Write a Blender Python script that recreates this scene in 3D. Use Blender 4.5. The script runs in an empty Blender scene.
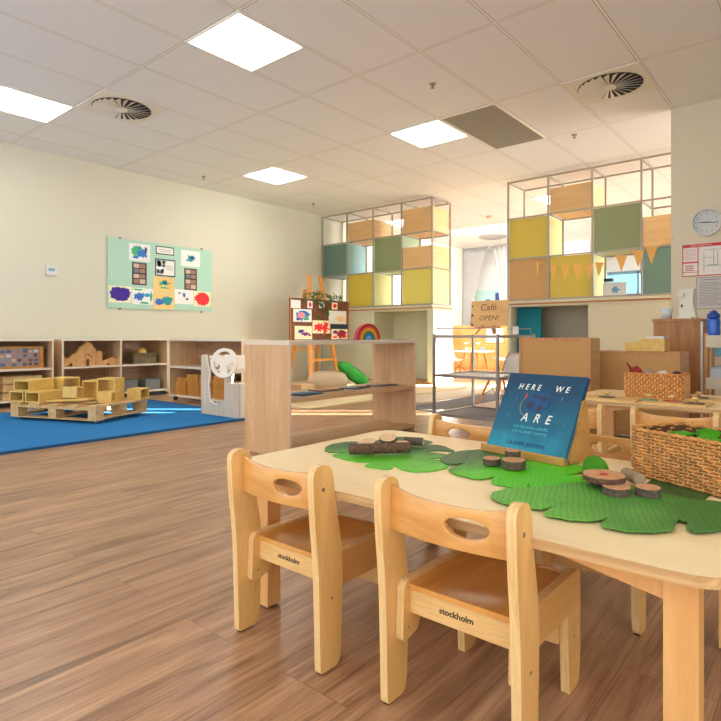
import bpy, bmesh, math, random
from mathutils import Vector, Matrix, noise
random.seed(7)
PI = math.pi
SC = bpy.context.scene
COL = SC.collection

# ------------------------------------------------------------------ helpers
def S(r, g, b):
    f = lambda v: (v/255/12.92 if v/255 <= .04045 else ((v/255+.055)/1.055)**2.4)
    return (f(r), f(g), f(b), 1)

MATS = {}
def newmat(name):
    m = bpy.data.materials.new(name); m.use_nodes = True
    nt = m.node_tree; b = nt.nodes['Principled BSDF']
    MATS[name] = m
    return m, nt, b

def plain(name, c, rough=.5, metal=0., bump=0., bscale=60, var=0., emis=None, alpha=None, trans=0., coat=0.):
    m, nt, b = newmat(name)
    n = nt.nodes; l = nt.links
    b.inputs['Base Color'].default_value = c
    b.inputs['Roughness'].default_value = rough
    b.inputs['Metallic'].default_value = metal
    b.inputs['Transmission Weight'].default_value = trans
    b.inputs['Coat Weight'].default_value = coat
    if emis:
        b.inputs['Emission Color'].default_value = c
        b.inputs['Emission Strength'].default_value = emis
    if alpha is not None: b.inputs['Alpha'].default_value = alpha
    if bump or var:
        tc = n.new('ShaderNodeTexCoord'); nz = n.new('ShaderNodeTexNoise')
        nz.inputs['Scale'].default_value = bscale; nz.inputs['Detail'].default_value = 4
        l.new(tc.outputs['Object'], nz.inputs['Vector'])
        if bump:
            bp = n.new('ShaderNodeBump'); bp.inputs['Strength'].default_value = bump; bp.inputs['Distance'].default_value = .01
            l.new(nz.outputs['Fac'], bp.inputs['Height']); l.new(bp.outputs['Normal'], b.inputs['Normal'])
        if var:
            r = n.new('ShaderNodeValToRGB')
            r.color_ramp.elements[0].position = .3; r.color_ramp.elements[1].position = .7
            r.color_ramp.elements[0].color = tuple(x*(1-var) for x in c[:3])+(1,)
            r.color_ramp.elements[1].color = tuple(min(1, x*(1+var)) for x in c[:3])+(1,)
            l.new(nz.outputs['Fac'], r.inputs['Fac']); l.new(r.outputs['Color'], b.inputs['Base Color'])
    return m

def wood(name, light, dark, axis='x', rough=.4, stretch=14, scale=4., coat=0., fine=.25):
    """fine long grain running along the given object axis"""
    m, nt, b = newmat(name); n = nt.nodes; l = nt.links
    tc = n.new('ShaderNodeTexCoord'); mp = n.new('ShaderNodeMapping')
    sc = {'x': (1, stretch, stretch), 'y': (stretch, 1, stretch), 'z': (stretch, stretch, 1)}[axis]
    mp.inputs['Scale'].default_value = sc
    l.new(tc.outputs['Object'], mp.inputs['Vector'])
    nz = n.new('ShaderNodeTexNoise'); nz.inputs['Scale'].default_value = scale*.35
    nz.inputs['Detail'].default_value = 5; nz.inputs['Distortion'].default_value = 1.2
    l.new(mp.outputs[0], nz.inputs['Vector'])
    r = n.new('ShaderNodeValToRGB'); r.color_ramp.elements[0].position = .32; r.color_ramp.elements[1].position = .66
    r.color_ramp.elements[0].color = dark; r.color_ramp.elements[1].color = light
    l.new(nz.outputs['Fac'], r.inputs['Fac'])
    n2 = n.new('ShaderNodeTexNoise'); n2.inputs['Scale'].default_value = scale*5; n2.inputs['Detail'].default_value = 3
    l.new(mp.outputs[0], n2.inputs['Vector'])
    mx = n.new('ShaderNodeMix'); mx.data_type = 'RGBA'; mx.blend_type = 'MULTIPLY'; mx.inputs[0].default_value = fine
    l.new(r.outputs['Color'], mx.inputs[6])
    r2 = n.new('ShaderNodeValToRGB'); r2.color_ramp.elements[0].position = .35; r2.color_ramp.elements[1].position = .6
    r2.color_ramp.elements[0].color = (.55, .45, .36, 1); r2.color_ramp.elements[1].color = (1, 1, 1, 1)
    l.new(n2.outputs['Fac'], r2.inputs['Fac']); l.new(r2.outputs['Color'], mx.inputs[7])
    l.new(mx.outputs[2], b.inputs['Base Color'])
    b.inputs['Roughness'].default_value = rough; b.inputs['Coat Weight'].default_value = coat
    b.inputs['Coat Roughness'].default_value = .15
    return m

def box(bm, x0, x1, y0, y1, z0, z1):
    v = [bm.verts.new(p) for p in ((x0,y0,z0),(x1,y0,z0),(x1,y1,z0),(x0,y1,z0),(x0,y0,z1),(x1,y0,z1),(x1,y1,z1),(x0,y1,z1))]
    for f in ((0,3,2,1),(4,5,6,7),(0,1,5,4),(1,2,6,5),(2,3,7,6),(3,0,4,7)):
        bm.faces.new([v[i] for i in f])
    return v

def boxes(*bs):
    bm = bmesh.new()
    for b in bs: box(bm, *b)
    return bm

def bev(bm, w=.003, seg=2, ang=30):
    es = [e for e in bm.edges if len(e.link_faces) == 2 and e.calc_face_angle(0) > math.radians(ang)]
    if es: bmesh.ops.bevel(bm, geom=es, offset=w, segments=seg, profile=.6, affect='EDGES', clamp_overlap=True)
    return bm

def obj(name, bm, mat, parent=None, loc=(0,0,0), rot=(0,0,0), smooth=False):
    me = bpy.data.meshes.new(name)
    bmesh.ops.recalc_face_normals(bm, faces=bm.faces)
    bm.to_mesh(me); bm.free()
    if mat: me.materials.append(mat)
    if smooth: me.polygons.foreach_set('use_smooth', [True]*len(me.polygons))
    o = bpy.data.objects.new(name, me); COL.objects.link(o)
    o.location = loc; o.rotation_euler = rot
    if parent: o.parent = parent
    return o

def smooth_angle(o, a=35):
    me = o.data
    me.polygons.foreach_set('use_smooth', [True]*len(me.polygons))
    bm = bmesh.new(); bm.from_mesh(me)
    for e in bm.edges:
        e.smooth = not (len(e.link_faces) != 2 or e.calc_face_angle(0) > math.radians(a))
    bm.to_mesh(me); bm.free()
    return o

def tag(o, label, cat, group=None, kind=None):
    if label: o['label'] = label
    if cat: o['category'] = cat
    if group: o['group'] = group
    if kind: o['kind'] = kind
    return o

def thing(name, label, cat, loc=(0,0,0), rz=0, group=None):
    o = bpy.data.objects.new(name, None); COL.objects.link(o)
    o.empty_display_size = .05
    o.location = loc; o.rotation_euler = (0,0,rz)
    return tag(o, label, cat, group)

def struct(name, bm, mat, **k):
    o = obj(name, bm, mat, **k); o['kind'] = 'structure'; return o

def dup(root, loc, rot, label=None, group=None):
    r = root.copy(); COL.objects.link(r); r.location = loc; r.rotation_euler = rot
    if label: r['label'] = label
    if group: r['group'] = group
    for ch in list(root.children):
        c_ = ch.copy(); COL.objects.link(c_); c_.parent = r
        for g in list(ch.children):
            d = g.copy(); COL.objects.link(d); d.parent = c_
    return r

def prism(pts, a, b, plane='xz', bm=None):
    """extrude a closed 2D outline from a to b along the third axis"""
    bm = bm or bmesh.new()
    def P(u, v, w):
        return {'xz': (u, w, v), 'yz': (w, u, v), 'xy': (u, v, w)}[plane]
    A = [bm.verts.new(P(u, v, a)) for u, v in pts]; B = [bm.verts.new(P(u, v, b)) for u, v in pts]
    n = len(pts)
    bm.faces.new(A[::-1]); bm.faces.new(B)
    for i in range(n): bm.faces.new((A[i], A[(i+1)%n], B[(i+1)%n], B[i]))
    return bm

def rounded(pts, rads, seg=5):
    """round the corners of a polygon; rads is one radius or a list"""
    n = len(pts); out = []
    if not isinstance(rads, (list, tuple)): rads = [rads]*n
    for i in range(n):
        p = Vector(pts[i]); a = Vector(pts[i-1]); b = Vector(pts[(i+1)%n]); r = rads[i]
        if r <= 0: out.append(tuple(p)); continue
        u = (a-p); v = (b-p); d = min(r, u.length*.49, v.length*.49)
        s = p+u.normalized()*d; e = p+v.normalized()*d
        for k in range(seg+1):
            t = k/seg; q = s*(1-t)**2+p*2*t*(1-t)+e*t*t; out.append((q.x, q.y))
    return out

def tube(bm, pts, r, seg=8, closed=False, cap=True):
    pts = [Vector(p) for p in pts]; n = len(pts); rings = []
    for i, p in enumerate(pts):
        if closed: t = pts[(i+1)%n]-pts[i-1]
        else: t = pts[min(i+1, n-1)]-pts[max(i-1, 0)]
        t.normalize()
        up = Vector((0,0,1)) if abs(t.z) < .9 else Vector((1,0,0))
        a = t.cross(up).normalized(); b = t.cross(a).normalized()
        rr = r[i] if isinstance(r, (list, tuple)) else r
        rings.append([bm.verts.new(p+(a*math.cos(2*PI*k/seg)+b*math.sin(2*PI*k/seg))*rr) for k in range(seg)])
    m = n if closed else n-1
    for i in range(m):
        A, B = rings[i], rings[(i+1)%n]
        for k in range(seg): bm.faces.new((A[k], A[(k+1)%seg], B[(k+1)%seg], B[k]))
    if cap and not closed: bm.faces.new(rings[0][::-1]); bm.faces.new(rings[-1])
    return bm

def lathe(bm, prof, seg=24, c=(0,0,0), axis='z'):
    """prof: (radius, height) pairs; r=0 ends close"""
    rings = []
    def P(r, a, h):
        x, y = r*math.cos(a), r*math.sin(a)
        p = {'z': (x, y, h), 'x': (h, x, y), 'y': (x, h, y)}[axis]
        return (p[0]+c[0], p[1]+c[1], p[2]+c[2])
    for r, h in prof:
        if r < 1e-6: rings.append([bm.verts.new(P(0, 0, h))])
        else: rings.append([bm.verts.new(P(r, 2*PI*k/seg, h)) for k in range(seg)])
    for A, B in zip(rings, rings[1:]):
        for k in range(seg):
            j = (k+1) % seg
            if len(A) == 1 and len(B) == 1: continue
            if len(A) == 1: bm.faces.new((A[0], B[k], B[j]))
            elif len(B) == 1: bm.faces.new((A[k], A[j], B[0]))
            else: bm.faces.new((A[k], A[j], B[j], B[k]))
    if len(rings[0]) > 1: bm.faces.new(rings[0])
    if len(rings[-1]) > 1: bm.faces.new(rings[-1])
    return bm

def text_bm(s, size, depth=.0006, shear=0., align='CENTER', bold=0., space=1.):
    cu = bpy.data.curves.new('txt', 'FONT'); cu.body = s; cu.size = size; cu.extrude = depth
    cu.align_x = align; cu.align_y = 'CENTER'; cu.shear = shear; cu.resolution_u = 3; cu.offset = bold; cu.space_character = space
    t = bpy.data.objects.new('txt', cu); COL.objects.link(t)
    bpy.context.view_layer.update()
    me = bpy.data.meshes.new_from_object(t.evaluated_get(bpy.context.evaluated_depsgraph_get()))
    bm = bmesh.new(); bm.from_mesh(me)
    bpy.data.objects.remove(t); bpy.data.meshes.remove(me); bpy.data.curves.remove(cu)
    return bm

def blob(cx, cz, rx, rz, jag=.3, n=26, seed=0, spike=False):
    rr = random.Random(seed); pts = []
    for i in range(n):
        a = 2*PI*i/n; k = 1+jag*(rr.random()-.5)*2
        if spike and i % 2: k *= .78
        pts.append((cx+rx*k*math.cos(a), cz+rz*k*math.sin(a)))
    return pts

# ------------------------------------------------------------------ materials
M_wall = plain('wall_paint', S(210,205,184), .75, bump=.03, bscale=120)
M_pillar = plain('pillar_paint', S(222,212,188), .75, bump=.03, bscale=120)
M_white = plain('white_paint', S(240,238,232), .5)
M_cab = plain('cabinet_grey_beige', S(196,190,164), .55)
M_cabgrey = plain('recess_back', S(170,165,145), .6)
M_taupe = plain('taupe_panel', S(176,156,138), .6)
M_offwhite = plain('offwhite_panel', S(236,234,228), .5)
M_frame = plain('lattice_metal', S(158,150,134), .45, .2)
M_ply = wood('ply_orange', S(224,184,128), S(214,170,112), 'y', .5, 9, 4, fine=.12)
M_cork = plain('brown_board', S(192,148,92), .6, var=.05, bscale=120)
M_mustard = plain('mustard_panel', S(200,176,62), .5)
M_yellow = plain('yellow_panel', S(212,196,92), .5)
M_teal = plain('muted_teal_panel', S(98,126,112), .45)
M_green = plain('sage_panel', S(132,142,98), .5)
M_birch = wood('birch_ply', S(236,196,130), S(222,176,108), 'y', .38, 8, 4, coat=.15)
M_birchz = wood('birch_ply_upright', S(230,184,114), S(216,166,94), 'z', .4, 7, 5, coat=.1, fine=.12)
M_birchx = wood('birch_ply_side', S(228,180,108), S(214,160,88), 'x', .4, 7, 5, coat=.1, fine=.12)
M_plyedge = wood('ply_edge', S(240,206,146), S(222,180,116), 'z', .42, 45, 5, coat=.05, fine=.3)
M_seat = wood('seat_veneer', S(230,168,88), S(208,140,62), 'x', .2, 7, 4, coat=.6, fine=.15)
M_back = wood('backrest_veneer', S(228,172,98), S(208,146,74), 'y', .32, 8, 5, coat=.3, fine=.15)
M_top = wood('table_veneer', S(248,224,174), S(243,212,156), 'y', .42, 6, 3, coat=.08, fine=.08)
M_topedge = wood('table_ply_edge', S(214,176,122), S(176,132,84), 'y', .45, 40, 5, fine=.3)
M_leg = wood('table_leg_wood', S(232,180,114), S(220,162,96), 'z', .4, 9, 4, fine=.1)
M_ash = wood('ash_board', S(222,184,138), S(204,162,114), 'z', .5, 9, 4, fine=.18)
M_ashedge = plain('ash_board_edge', S(226,212,190), .5)
M_ashx = wood('ash_board_flat', S(222,186,142), S(206,166,120), 'x', .5, 10, 6, fine=.25)
M_ashd = wood('ash_back', S(186,146,108), S(166,126,90), 'x', .55, 10, 6, fine=.3)
M_block = wood('pine_block', S(230,196,110), S(216,176,88), 'x', .45, 8, 6, fine=.2)
M_blockin = wood('pine_block_orange', S(210,150,72), S(186,122,50), 'x', .5, 8, 6, fine=.25)
M_castle = wood('castle_wood', S(222,172,112), S(204,150,90), 'z', .5, 6, 6, fine=.2)
M_pallet = wood('pallet_pine', S(226,192,136), S(206,162,104), 'x', .55, 8, 6, fine=.35)
M_mdf = plain('brown_hardboard', S(192,146,84), .6, var=.08, bscale=160)
M_mdffr = wood('hardboard_frame', S(200,146,88), S(182,124,70), 'z', .5, 8, 5)
M_oak = wood('oak_cabinet', S(188,132,78), S(164,108,58), 'z', .45, 10, 5, fine=.25)
M_easel = wood('easel_wood', S(232,158,76), S(214,136,58), 'z', .4, 9, 5, fine=.15)
M_orangewood = wood('warm_orange_wood', S(232,160,92), S(216,142,76), 'z', .5, 6, 5)
M_metal = plain('grey_metal', S(150,146,140), .4, .5)
M_metald = plain('dark_mesh_metal', S(190,190,194), .45, .5)
M_black = plain('black_plastic', S(22,22,24), .5)
M_ink = plain('black_ink', S(24,22,20), .6)
M_bolt = plain('bolt_steel', S(140,138,132), .35, .8)
M_bark = plain('bark', S(104,76,56), .9, bump=1., bscale=110, var=.4)
M_barkg = plain('grey_bark', S(98,84,68), .9, bump=1., bscale=140, var=.35)
M_cut = plain('cut_wood', S(214,178,136), .7, var=.12, bscale=60)
M_cuto = plain('cut_wood_orange', S(200,146,100), .7, var=.15, bscale=60)
M_redpaint = plain('red_paint', S(200,40,40), .5)
M_stand = wood('bamboo_stand', S(206,158,88), S(188,134,66), 'x', .4, 8, 6)
M_beigecush = plain('beige_linen', S(196,174,142), .95, bump=.3, bscale=300)
M_greencush = plain('green_cloth', S(48,150,52), .9, bump=.2, bscale=200)
M_bluemat = plain('blue_carpet', S(6,118,184), .95, bump=.5, bscale=400, var=.12)
M_beigerug = plain('beige_rug', S(214,194,152), .95, bump=.3, bscale=300, var=.05)
M_darkrug = plain('charcoal_mat', S(112,106,104), .95, bump=.4, bscale=300, var=.15)
M_paper = plain('white_paper', S(238,236,230), .7)
M_cream = plain('cream_paper', S(240,230,190), .7)
M_opaper = plain('orange_paper', S(240,196,122), .7)
M_glassg = plain('mint_glass', S(168,206,184), .5)
M_teald = plain('teal_curtain', S(0,118,136), .8)
M_bunting = plain('kraft_felt', S(222,168,88), .8, bump=.2, bscale=200)
M_kraft = wood('kraft_board', S(222,178,116), S(212,164,100), 'y', .6, 4, 5, fine=.05)
M_plaster = plain('grey_white_plastic', S(214,212,206), .4)
M_emit = plain('light_panel', S(255,252,245), .5, emis=17.)
M_bluebottle = plain('blue_plastic', S(20,96,200), .25, coat=.4)
M_purple = plain('purple_plastic', S(110,60,170), .3)
M_gpl = plain('pale_green_plastic', S(150,200,150), .3)
M_tub = plain('translucent_tub', S(200,210,210), .3, trans=.5)
M_beige_tub = plain('beige_plastic', S(206,196,170), .5)
M_whitetoy = wood('whitewashed_wood', S(222,208,190), S(204,186,164), 'z', .5, 10, 6, fine=.2)
M_whitetoyl = plain('white_birch', S(240,230,214), .5)
M_bin = plain('grey_felt_bin', S(120,124,122), .8)
M_leafdark = plain('foliage', S(58,96,44), .6)

def colour(name, rgb, rough=.6): return MATS.get(name) or plain(name, S(*rgb), rough)

# floor: planks along x
def floor_mat():
    m, nt, b = newmat('plank_floor'); n = nt.nodes; l = nt.links
    tc = n.new('ShaderNodeTexCoord')
    br = n.new('ShaderNodeTexBrick'); br.offset = .37; br.offset_frequency = 2
    br.inputs['Scale'].default_value = 1; br.inputs['Brick Width'].default_value = 1.35; br.inputs['Row Height'].default_value = .187
    br.inputs['Mortar Size'].default_value = .0011; br.inputs['Mortar Smooth'].default_value = .3; br.inputs['Bias'].default_value = 0
    br.inputs['Color1'].default_value = (0,0,0,1); br.inputs['Color2'].default_value = (1,1,1,1); br.inputs['Mortar'].default_value = (.5,.5,.5,1)
    l.new(tc.outputs['Object'], br.inputs['Vector'])
    # per plank random offset for the grain
    sx = n.new('ShaderNodeVectorMath'); sx.operation = 'MULTIPLY_ADD'
    sx.inputs[1].default_value = (7, 3, 0); l.new(br.outputs['Color'], sx.inputs[0]); l.new(tc.outputs['Object'], sx.inputs[2])
    mp = n.new('ShaderNodeMapping'); mp.inputs['Scale'].default_value = (1.3, 14, 1); l.new(sx.outputs[0], mp.inputs['Vector'])
    nz = n.new('ShaderNodeTexNoise'); nz.inputs['Scale'].default_value = 1.5; nz.inputs['Detail'].default_value = 8; nz.inputs['Roughness'].default_value = .62; nz.inputs['Distortion'].default_value = .9
    l.new(mp.outputs[0], nz.inputs['Vector'])
    r = n.new('ShaderNodeValToRGB'); e = r.color_ramp.elements
    e[0].position = .30; e[0].color = S(120,88,62); e[1].position = .72; e[1].color = S(208,168,130)
    k = e.new(.45); k.color = S(168,127,94); k = e.new(.58); k.color = S(190,147,110)
    l.new(nz.outputs['Fac'], r.inputs['Fac'])
    # fine dark fibres
    mp2 = n.new('ShaderNodeMapping'); mp2.inputs['Scale'].default_value = (3, 120, 1); l.new(sx.outputs[0], mp2.inputs['Vector'])
    n2 = n.new('ShaderNodeTexNoise'); n2.inputs['Scale'].default_value = 1.6; n2.inputs['Detail'].default_value = 3; l.new(mp2.outputs[0], n2.inputs['Vector'])
    r2 = n.new('ShaderNodeValToRGB'); r2.color_ramp.elements[0].position = .3; r2.color_ramp.elements[1].position = .55
    r2.color_ramp.elements[0].color = (.62,.56,.52,1); r2.color_ramp.elements[1].color = (1,1,1,1); l.new(n2.outputs['Fac'], r2.inputs['Fac'])
    mx = n.new('ShaderNodeMix'); mx.data_type = 'RGBA'; mx.blend_type = 'MULTIPLY'; mx.inputs[0].default_value = .75
    l.new(r.outputs['Color'], mx.inputs[6]); l.new(r2.outputs['Color'], mx.inputs[7])
    # per plank tint
    rp = n.new('ShaderNodeValToRGB'); rp.color_ramp.elements[0].color = (.86,.84,.82,1); rp.color_ramp.elements[1].color = (1.0,1.0,1.0,1); l.new(br.outputs['Color'], rp.inputs['Fac'])
    m3 = n.new('ShaderNodeMix'); m3.data_type = 'RGBA'; m3.blend_type = 'MULTIPLY'; m3.inputs[0].default_value = 1
    l.new(mx.outputs[2], m3.inputs[6]); l.new(rp.outputs['Color'], m3.inputs[7])
    m4 = n.new('ShaderNodeMix'); m4.data_type = 'RGBA'; l.new(br.outputs['Fac'], m4.inputs[0]); l.new(m3.outputs[2], m4.inputs[6]); m4.inputs[7].default_value = S(126,94,68)
    l.new(m4.outputs[2], b.inputs['Base Color'])
    b.inputs['Roughness'].default_value = .33
    bp = n.new('ShaderNodeBump'); bp.inputs['Strength'].default_value = .08; bp.inputs['Distance'].default_value = .004
    l.new(n2.outputs['Fac'], bp.inputs['Height']); l.new(bp.outputs['Normal'], b.inputs['Normal'])
    return m
M_floor = floor_mat()

def ceil_mat():
    m, nt, b = newmat('ceiling_tiles'); n = nt.nodes; l = nt.links
    tc = n.new('ShaderNodeTexCoord'); sep = n.new('ShaderNodeSeparateXYZ'); l.new(tc.outputs['Object'], sep.inputs[0])
    def line(sock, off, per, w):
        a = n.new('ShaderNodeMath'); a.operation = 'SUBTRACT'; l.new(sock, a.inputs[0]); a.inputs[1].default_value = off-per/2
        p = n.new('ShaderNodeMath'); p.operation = 'FLOORED_MODULO'; l.new(a.outputs[0], p.inputs[0]); p.inputs[1].default_value = per
        q = n.new('ShaderNodeMath'); q.operation = 'SUBTRACT'; l.new(p.outputs[0], q.inputs[0]); q.inputs[1].default_value = per/2
        r = n.new('ShaderNodeMath'); r.operation = 'ABSOLUTE'; l.new(q.outputs[0], r.inputs[0])
        t = n.new('ShaderNodeMath'); t.operation = 'LESS_THAN'; l.new(r.outputs[0], t.inputs[0]); t.inputs[1].default_value = w
        return t.outputs[0]
    def either(a, bb):
        t = n.new('ShaderNodeMath'); t.operation = 'MAXIMUM'; l.new(a, t.inputs[0]); l.new(bb, t.inputs[1]); return t.outputs[0]
    bar = either(line(sep.outputs['X'], 2.310, 1.2, .007), line(sep.outputs['Y'], 2.974, .6, .007))
    gap = either(line(sep.outputs['X'], 2.310, 1.2, .014), line(sep.outputs['Y'], 2.974, .6, .014))
    m1 = n.new('ShaderNodeMix'); m1.data_type = 'RGBA'; l.new(gap, m1.inputs[0]); m1.inputs[6].default_value = S(230,229,226); m1.inputs[7].default_value = S(186,182,172)
    m2 = n.new('ShaderNodeMix'); m2.data_type = 'RGBA'; l.new(bar, m2.inputs[0]); l.new(m1.outputs[2], m2.inputs[6]); m2.inputs[7].default_value = S(240,237,228)
    l.new(m2.outputs[2], b.inputs['Base Color']); b.inputs['Roughness'].default_value = .7
    nz = n.new('ShaderNodeTexNoise'); nz.inputs['Scale'].default_value = 90; l.new(tc.outputs['Object'], nz.inputs['Vector'])
    bp = n.new('ShaderNodeBump'); bp.inputs['Strength'].default_value = .05; l.new(nz.outputs['Fac'], bp.inputs['Height']); l.new(bp.outputs['Normal'], b.inputs['Normal'])
    return m
M_ceil = ceil_mat()

# ------------------------------------------------------------------ room shell
XB, XF, YR, YL, H = -3.5, 16., -5., 6.95, 2.847
struct('floor', boxes((-1.3, 6.0, -2.0, YL, -.05, 0),(6.0, XF, YR, YL, -.05, 0)), M_floor)
struct('ceiling', boxes((-1.3, 6.0, -2.0, YL, H, H+.05),(6.0, XF, YR, YL, H, H+.05)), M_ceil)
struct('wall_left', boxes((-1.3, XF, YL, YL+.1, 0, H)), M_wall)
struct('baseboard_left', boxes((-1.3, 7.1, YL-.012, YL, 0, .07)), M_cab)
struct('wall_pillar', boxes((5.9, 5.95, -5., 1.194, 0, H)), M_pillar)
# far wall with a band of windows
struct('wall_far', boxes((16, 16.15, YR, YL, 0, 1.2), (16, 16.15, YR, YL, 2.45, H), (16, 16.15, 5.2, YL, 1.2, 2.45), (16, 16.15, YR, -2., 1.2, 2.45)), M_white)
M_pane = plain('sky_blue_glass', S(160,205,225), .05, trans=.9)
wf = []
for k in range(7):
    y = -2+k*1.2; wf += [(15.98, 16.1, y-.03, y+.03, 1.2, 2.45)]
wf += [(15.98, 16.1, -2, 5.2, 1.2, 1.25), (15.98, 16.1, -2, 5.2, 2.38, 2.45), (15.98, 16.1, -2, 5.2, 1.8, 1.85)]
struct('trim_1', boxes(*wf), colour('window_frame_blue', (130,165,180)))
struct('window_1', boxes((16.05, 16.06, -2, 5.2, 1.2, 2.45)), M_pane)
# unseen wall added to block the sun, with slits shaping its floor strips
segs = [(5.95, 11.16), (11.37, 11.50), (11.63, 14.6)]
struct('sun_block_wall', boxes((1.5, 5.9, -2.1, -2.0, 0, H)), M_pillar)  # added out of view to keep the sun off the foreground
struct('sun_slit_wall', boxes(*[(a, b, YR-.03, YR, 0, H) for a, b in segs], (11.16, 11.63, YR-.03, YR, 2.5, H), (14.6, 16, YR-.03, YR, 2.75, H)), M_white)

# ------------------------------------------------------------------ ceiling fittings
def light_panel(cx, cy, label, group='ceiling light panels'):
    t = thing('ceiling_light', label, 'light', (cx, cy, H-.004), 0, group)
    obj('light_frame', boxes((-.3,.3,-.3,-.285,-.006,.003),(-.3,.3,.285,.3,-.006,.003),(-.3,-.285,-.285,.285,-.006,.003),(.285,.3,-.285,.285,-.006,.003)), M_white, t)
    obj('diffuser', boxes((-.285,.285,-.285,.285,-.004,0)), M_emit, t)
for cx, cy, lb in ((2.61,3.274,'large bright square ceiling light nearest the camera, top of the photo'),
                   (5.01,3.274,'square ceiling light beside the dark grey return air grille'),
                   (2.01,5.674,'square ceiling light cut by the left edge of the photo'),
                   (5.01,5.674,'small square ceiling light farthest back, near the left wall'),
                   (8.61,3.274,'ceiling light seen through the right lattice shelf top bay'),
                   (8.61,6.2,'ceiling light seen through the left lattice shelf top bays'),
                   (11.01,1.474,'ceiling light in the far room beyond the right lattice')):
    light_panel(cx, cy, lb)

def vent(cx, cy, label):
    t = thing('air_diffuser', label, 'ceiling vent', (cx, cy, H), 0, 'round swirl ceiling vents')
    obj('vent_plate', bev(boxes((-.295,.295,-.295,.295,-.008,0)), .003), M_ceilplate, t)
    bm = bmesh.new(); lathe(bm, [(.255,-.0085),(.255,-.0095)], 48); obj('vent_recess', bm, M_ventdark, t)
    bm = bmesh.new()
    for k in range(24):
        a = 2*PI*k/24; ca, sa = math.cos(a), math.sin(a); b = a-.16; cb, sb = math.cos(b), math.sin(b)
        v = [(.05*ca,.05*sa,-.010),(.25*ca,.25*sa,-.010),(.25*cb,.25*sb,-.028),(.05*cb,.05*sb,-.020)]
        q = [bm.verts.new(p) for p in v]; w = [bm.verts.new((p[0],p[1],p[2]-.002)) for p in v]
        bm.faces.new(q); bm.faces.new(w[::-1])
        for i in range(4): bm.faces.new((q[i], q[(i+1)%4], w[(i+1)%4], w[i]))
    obj('vane', bm, M_ceilplate, t)
    bm = bmesh.new(); lathe(bm, [(.05,-.008),(.05,-.026),(.03,-.03)], 20); obj('hub', bm, M_ceilplate, t)
M_ceilplate = plain('vent_white', S(226,220,204), .5)
M_ventdark = plain('vent_dark', S(60,54,48), .8)
vent(2.61, 5.074, 'round swirl air vent above the left wall, between two lights')
vent(5.01, 1.474, 'round swirl air vent above the right pillar wall')
t = thing('return_air_grille', 'dark grey perforated return air panel in the ceiling', 'ceiling vent', (5.31, 2.674, H))
obj('grille_frame', boxes((-.59,.59,-.29,-.275,-.008,0),(-.59,.59,.275,.29,-.008,0),(-.59,-.575,-.275,.275,-.008,0),(.575,.59,-.275,.275,-.008,0)), M_ceilplate, t)
obj('grille_panel', boxes((-.575,.575,-.275,.275,-.005,0)), plain('grille_grey', S(138,132,116), .7, bump=.3, bscale=200), t)
def sprinkler(x, y, lb):
    bm = bmesh.new(); lathe(bm, [(.03,0),(.03,-.006),(.008,-.008),(.008,-.03),(.02,-.032),(.02,-.036)], 12, (x, y, H))
    tag(obj('sprinkler', bm, M_metal), lb, 'sprinkler', 'ceiling sprinklers')
sprinkler(4.03, 2.60, 'small ceiling sprinkler to the left of the dark grille')
sprinkler(4.42, 6.42, 'small ceiling sprinkler near the left wall above the mint board')
sprinkler(6.0, 2.12, 'small ceiling sprinkler in front of the right lattice shelf')
sprinkler(6.45, 6.4, 'small ceiling sprinkler near the corner by the left lattice')
bm = bmesh.new(); lathe(bm, [(.055,0),(.055,-.02),(.04,-.04),(0,-.042)], 20, (9.1, 4.7, H))
tag(obj('smoke_detector', bm, colour('detector', (214,186,160)), smooth=True), 'round smoke detector on the ceiling past the opening', 'smoke detector')
bm = bmesh.new(); lathe(bm, [(.3,0),(.28,-.02),(.2,-.03),(.2,-.05),(.1,-.06),(0,-.06)], 32, (11.0, 5.6, H))
tag(obj('round_air_vent', bm, M_metal, smooth=True), 'grey round air vent on the ceiling over the far room', 'ceiling vent')

# ------------------------------------------------------------------ lattice shelf units
ROWS = [1.22, 1.77, 2.315, 2.81]
def lattice(label, ys, x0, x1, cells, clab, group):
    """ys run from the left post to the right post (decreasing)"""
    t = thing('lattice_shelf', label, 'display shelf', (x0, (ys[0]+ys[-1])/2, ROWS[0]), 0)
    oy = (ys[0]+ys[-1])/2; oz = ROWS[0]; r = .011
    for i, y in enumerate(ys):
        for x in (0, x1-x0):
            obj('post', boxes((x-r, x+r, y-oy-r, y-oy+r, 0, ROWS[-1]-oz+r)), M_frame, t)
    for z in ROWS:
        for x in (0, x1-x0):
            obj('rail', boxes((x-r*.9, x+r*.9, ys[-1]-oy, ys[0]-oy, z-oz-r*.9, z-oz+r*.9)), M_frame, t)
        for y in ys:
            obj('cross_bar', boxes((r, x1-x0-r, y-oy-r*.8, y-oy+r*.8, z-oz-r*.8, z-oz+r*.8)), M_frame, t)
    for (col, row, mat, hf, lb) in cells:
        y1, y0 = ys[col]-.013, ys[col+1]+.013; z0 = ROWS[2-row]+.012; z1 = z0+(ROWS[3-row]-ROWS[2-row]-.024)*hf
        w = .012; a, b = x0+.013, x1-.013
        c = thing('storage_box', lb, 'box', ((a+b)/2, (y0+y1)/2, z0), 0, group)
        hx, hy, hz = (b-a)/2, (y1-y0)/2, z1-z0
        obj('front_panel', boxes((-hx, -hx+w, -hy, hy, 0, hz)), mat, c)
        obj('side_panel', boxes((-hx+w, hx, -hy, -hy+w, 0, hz)), clab.get(mat, mat), c)
        obj('side_panel', boxes((-hx+w, hx, hy-w, hy, 0, hz)), clab.get(mat, mat), c)
        obj('base_panel', boxes((-hx+w, hx, -hy+w, hy-w, 0, w)), clab.get(mat, mat), c)
    return t
M_sidey = plain('lit_yellow_side', S(232,226,150), .5)
M_sideb = plain('lit_blue_side', S(150,190,196), .5)
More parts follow.
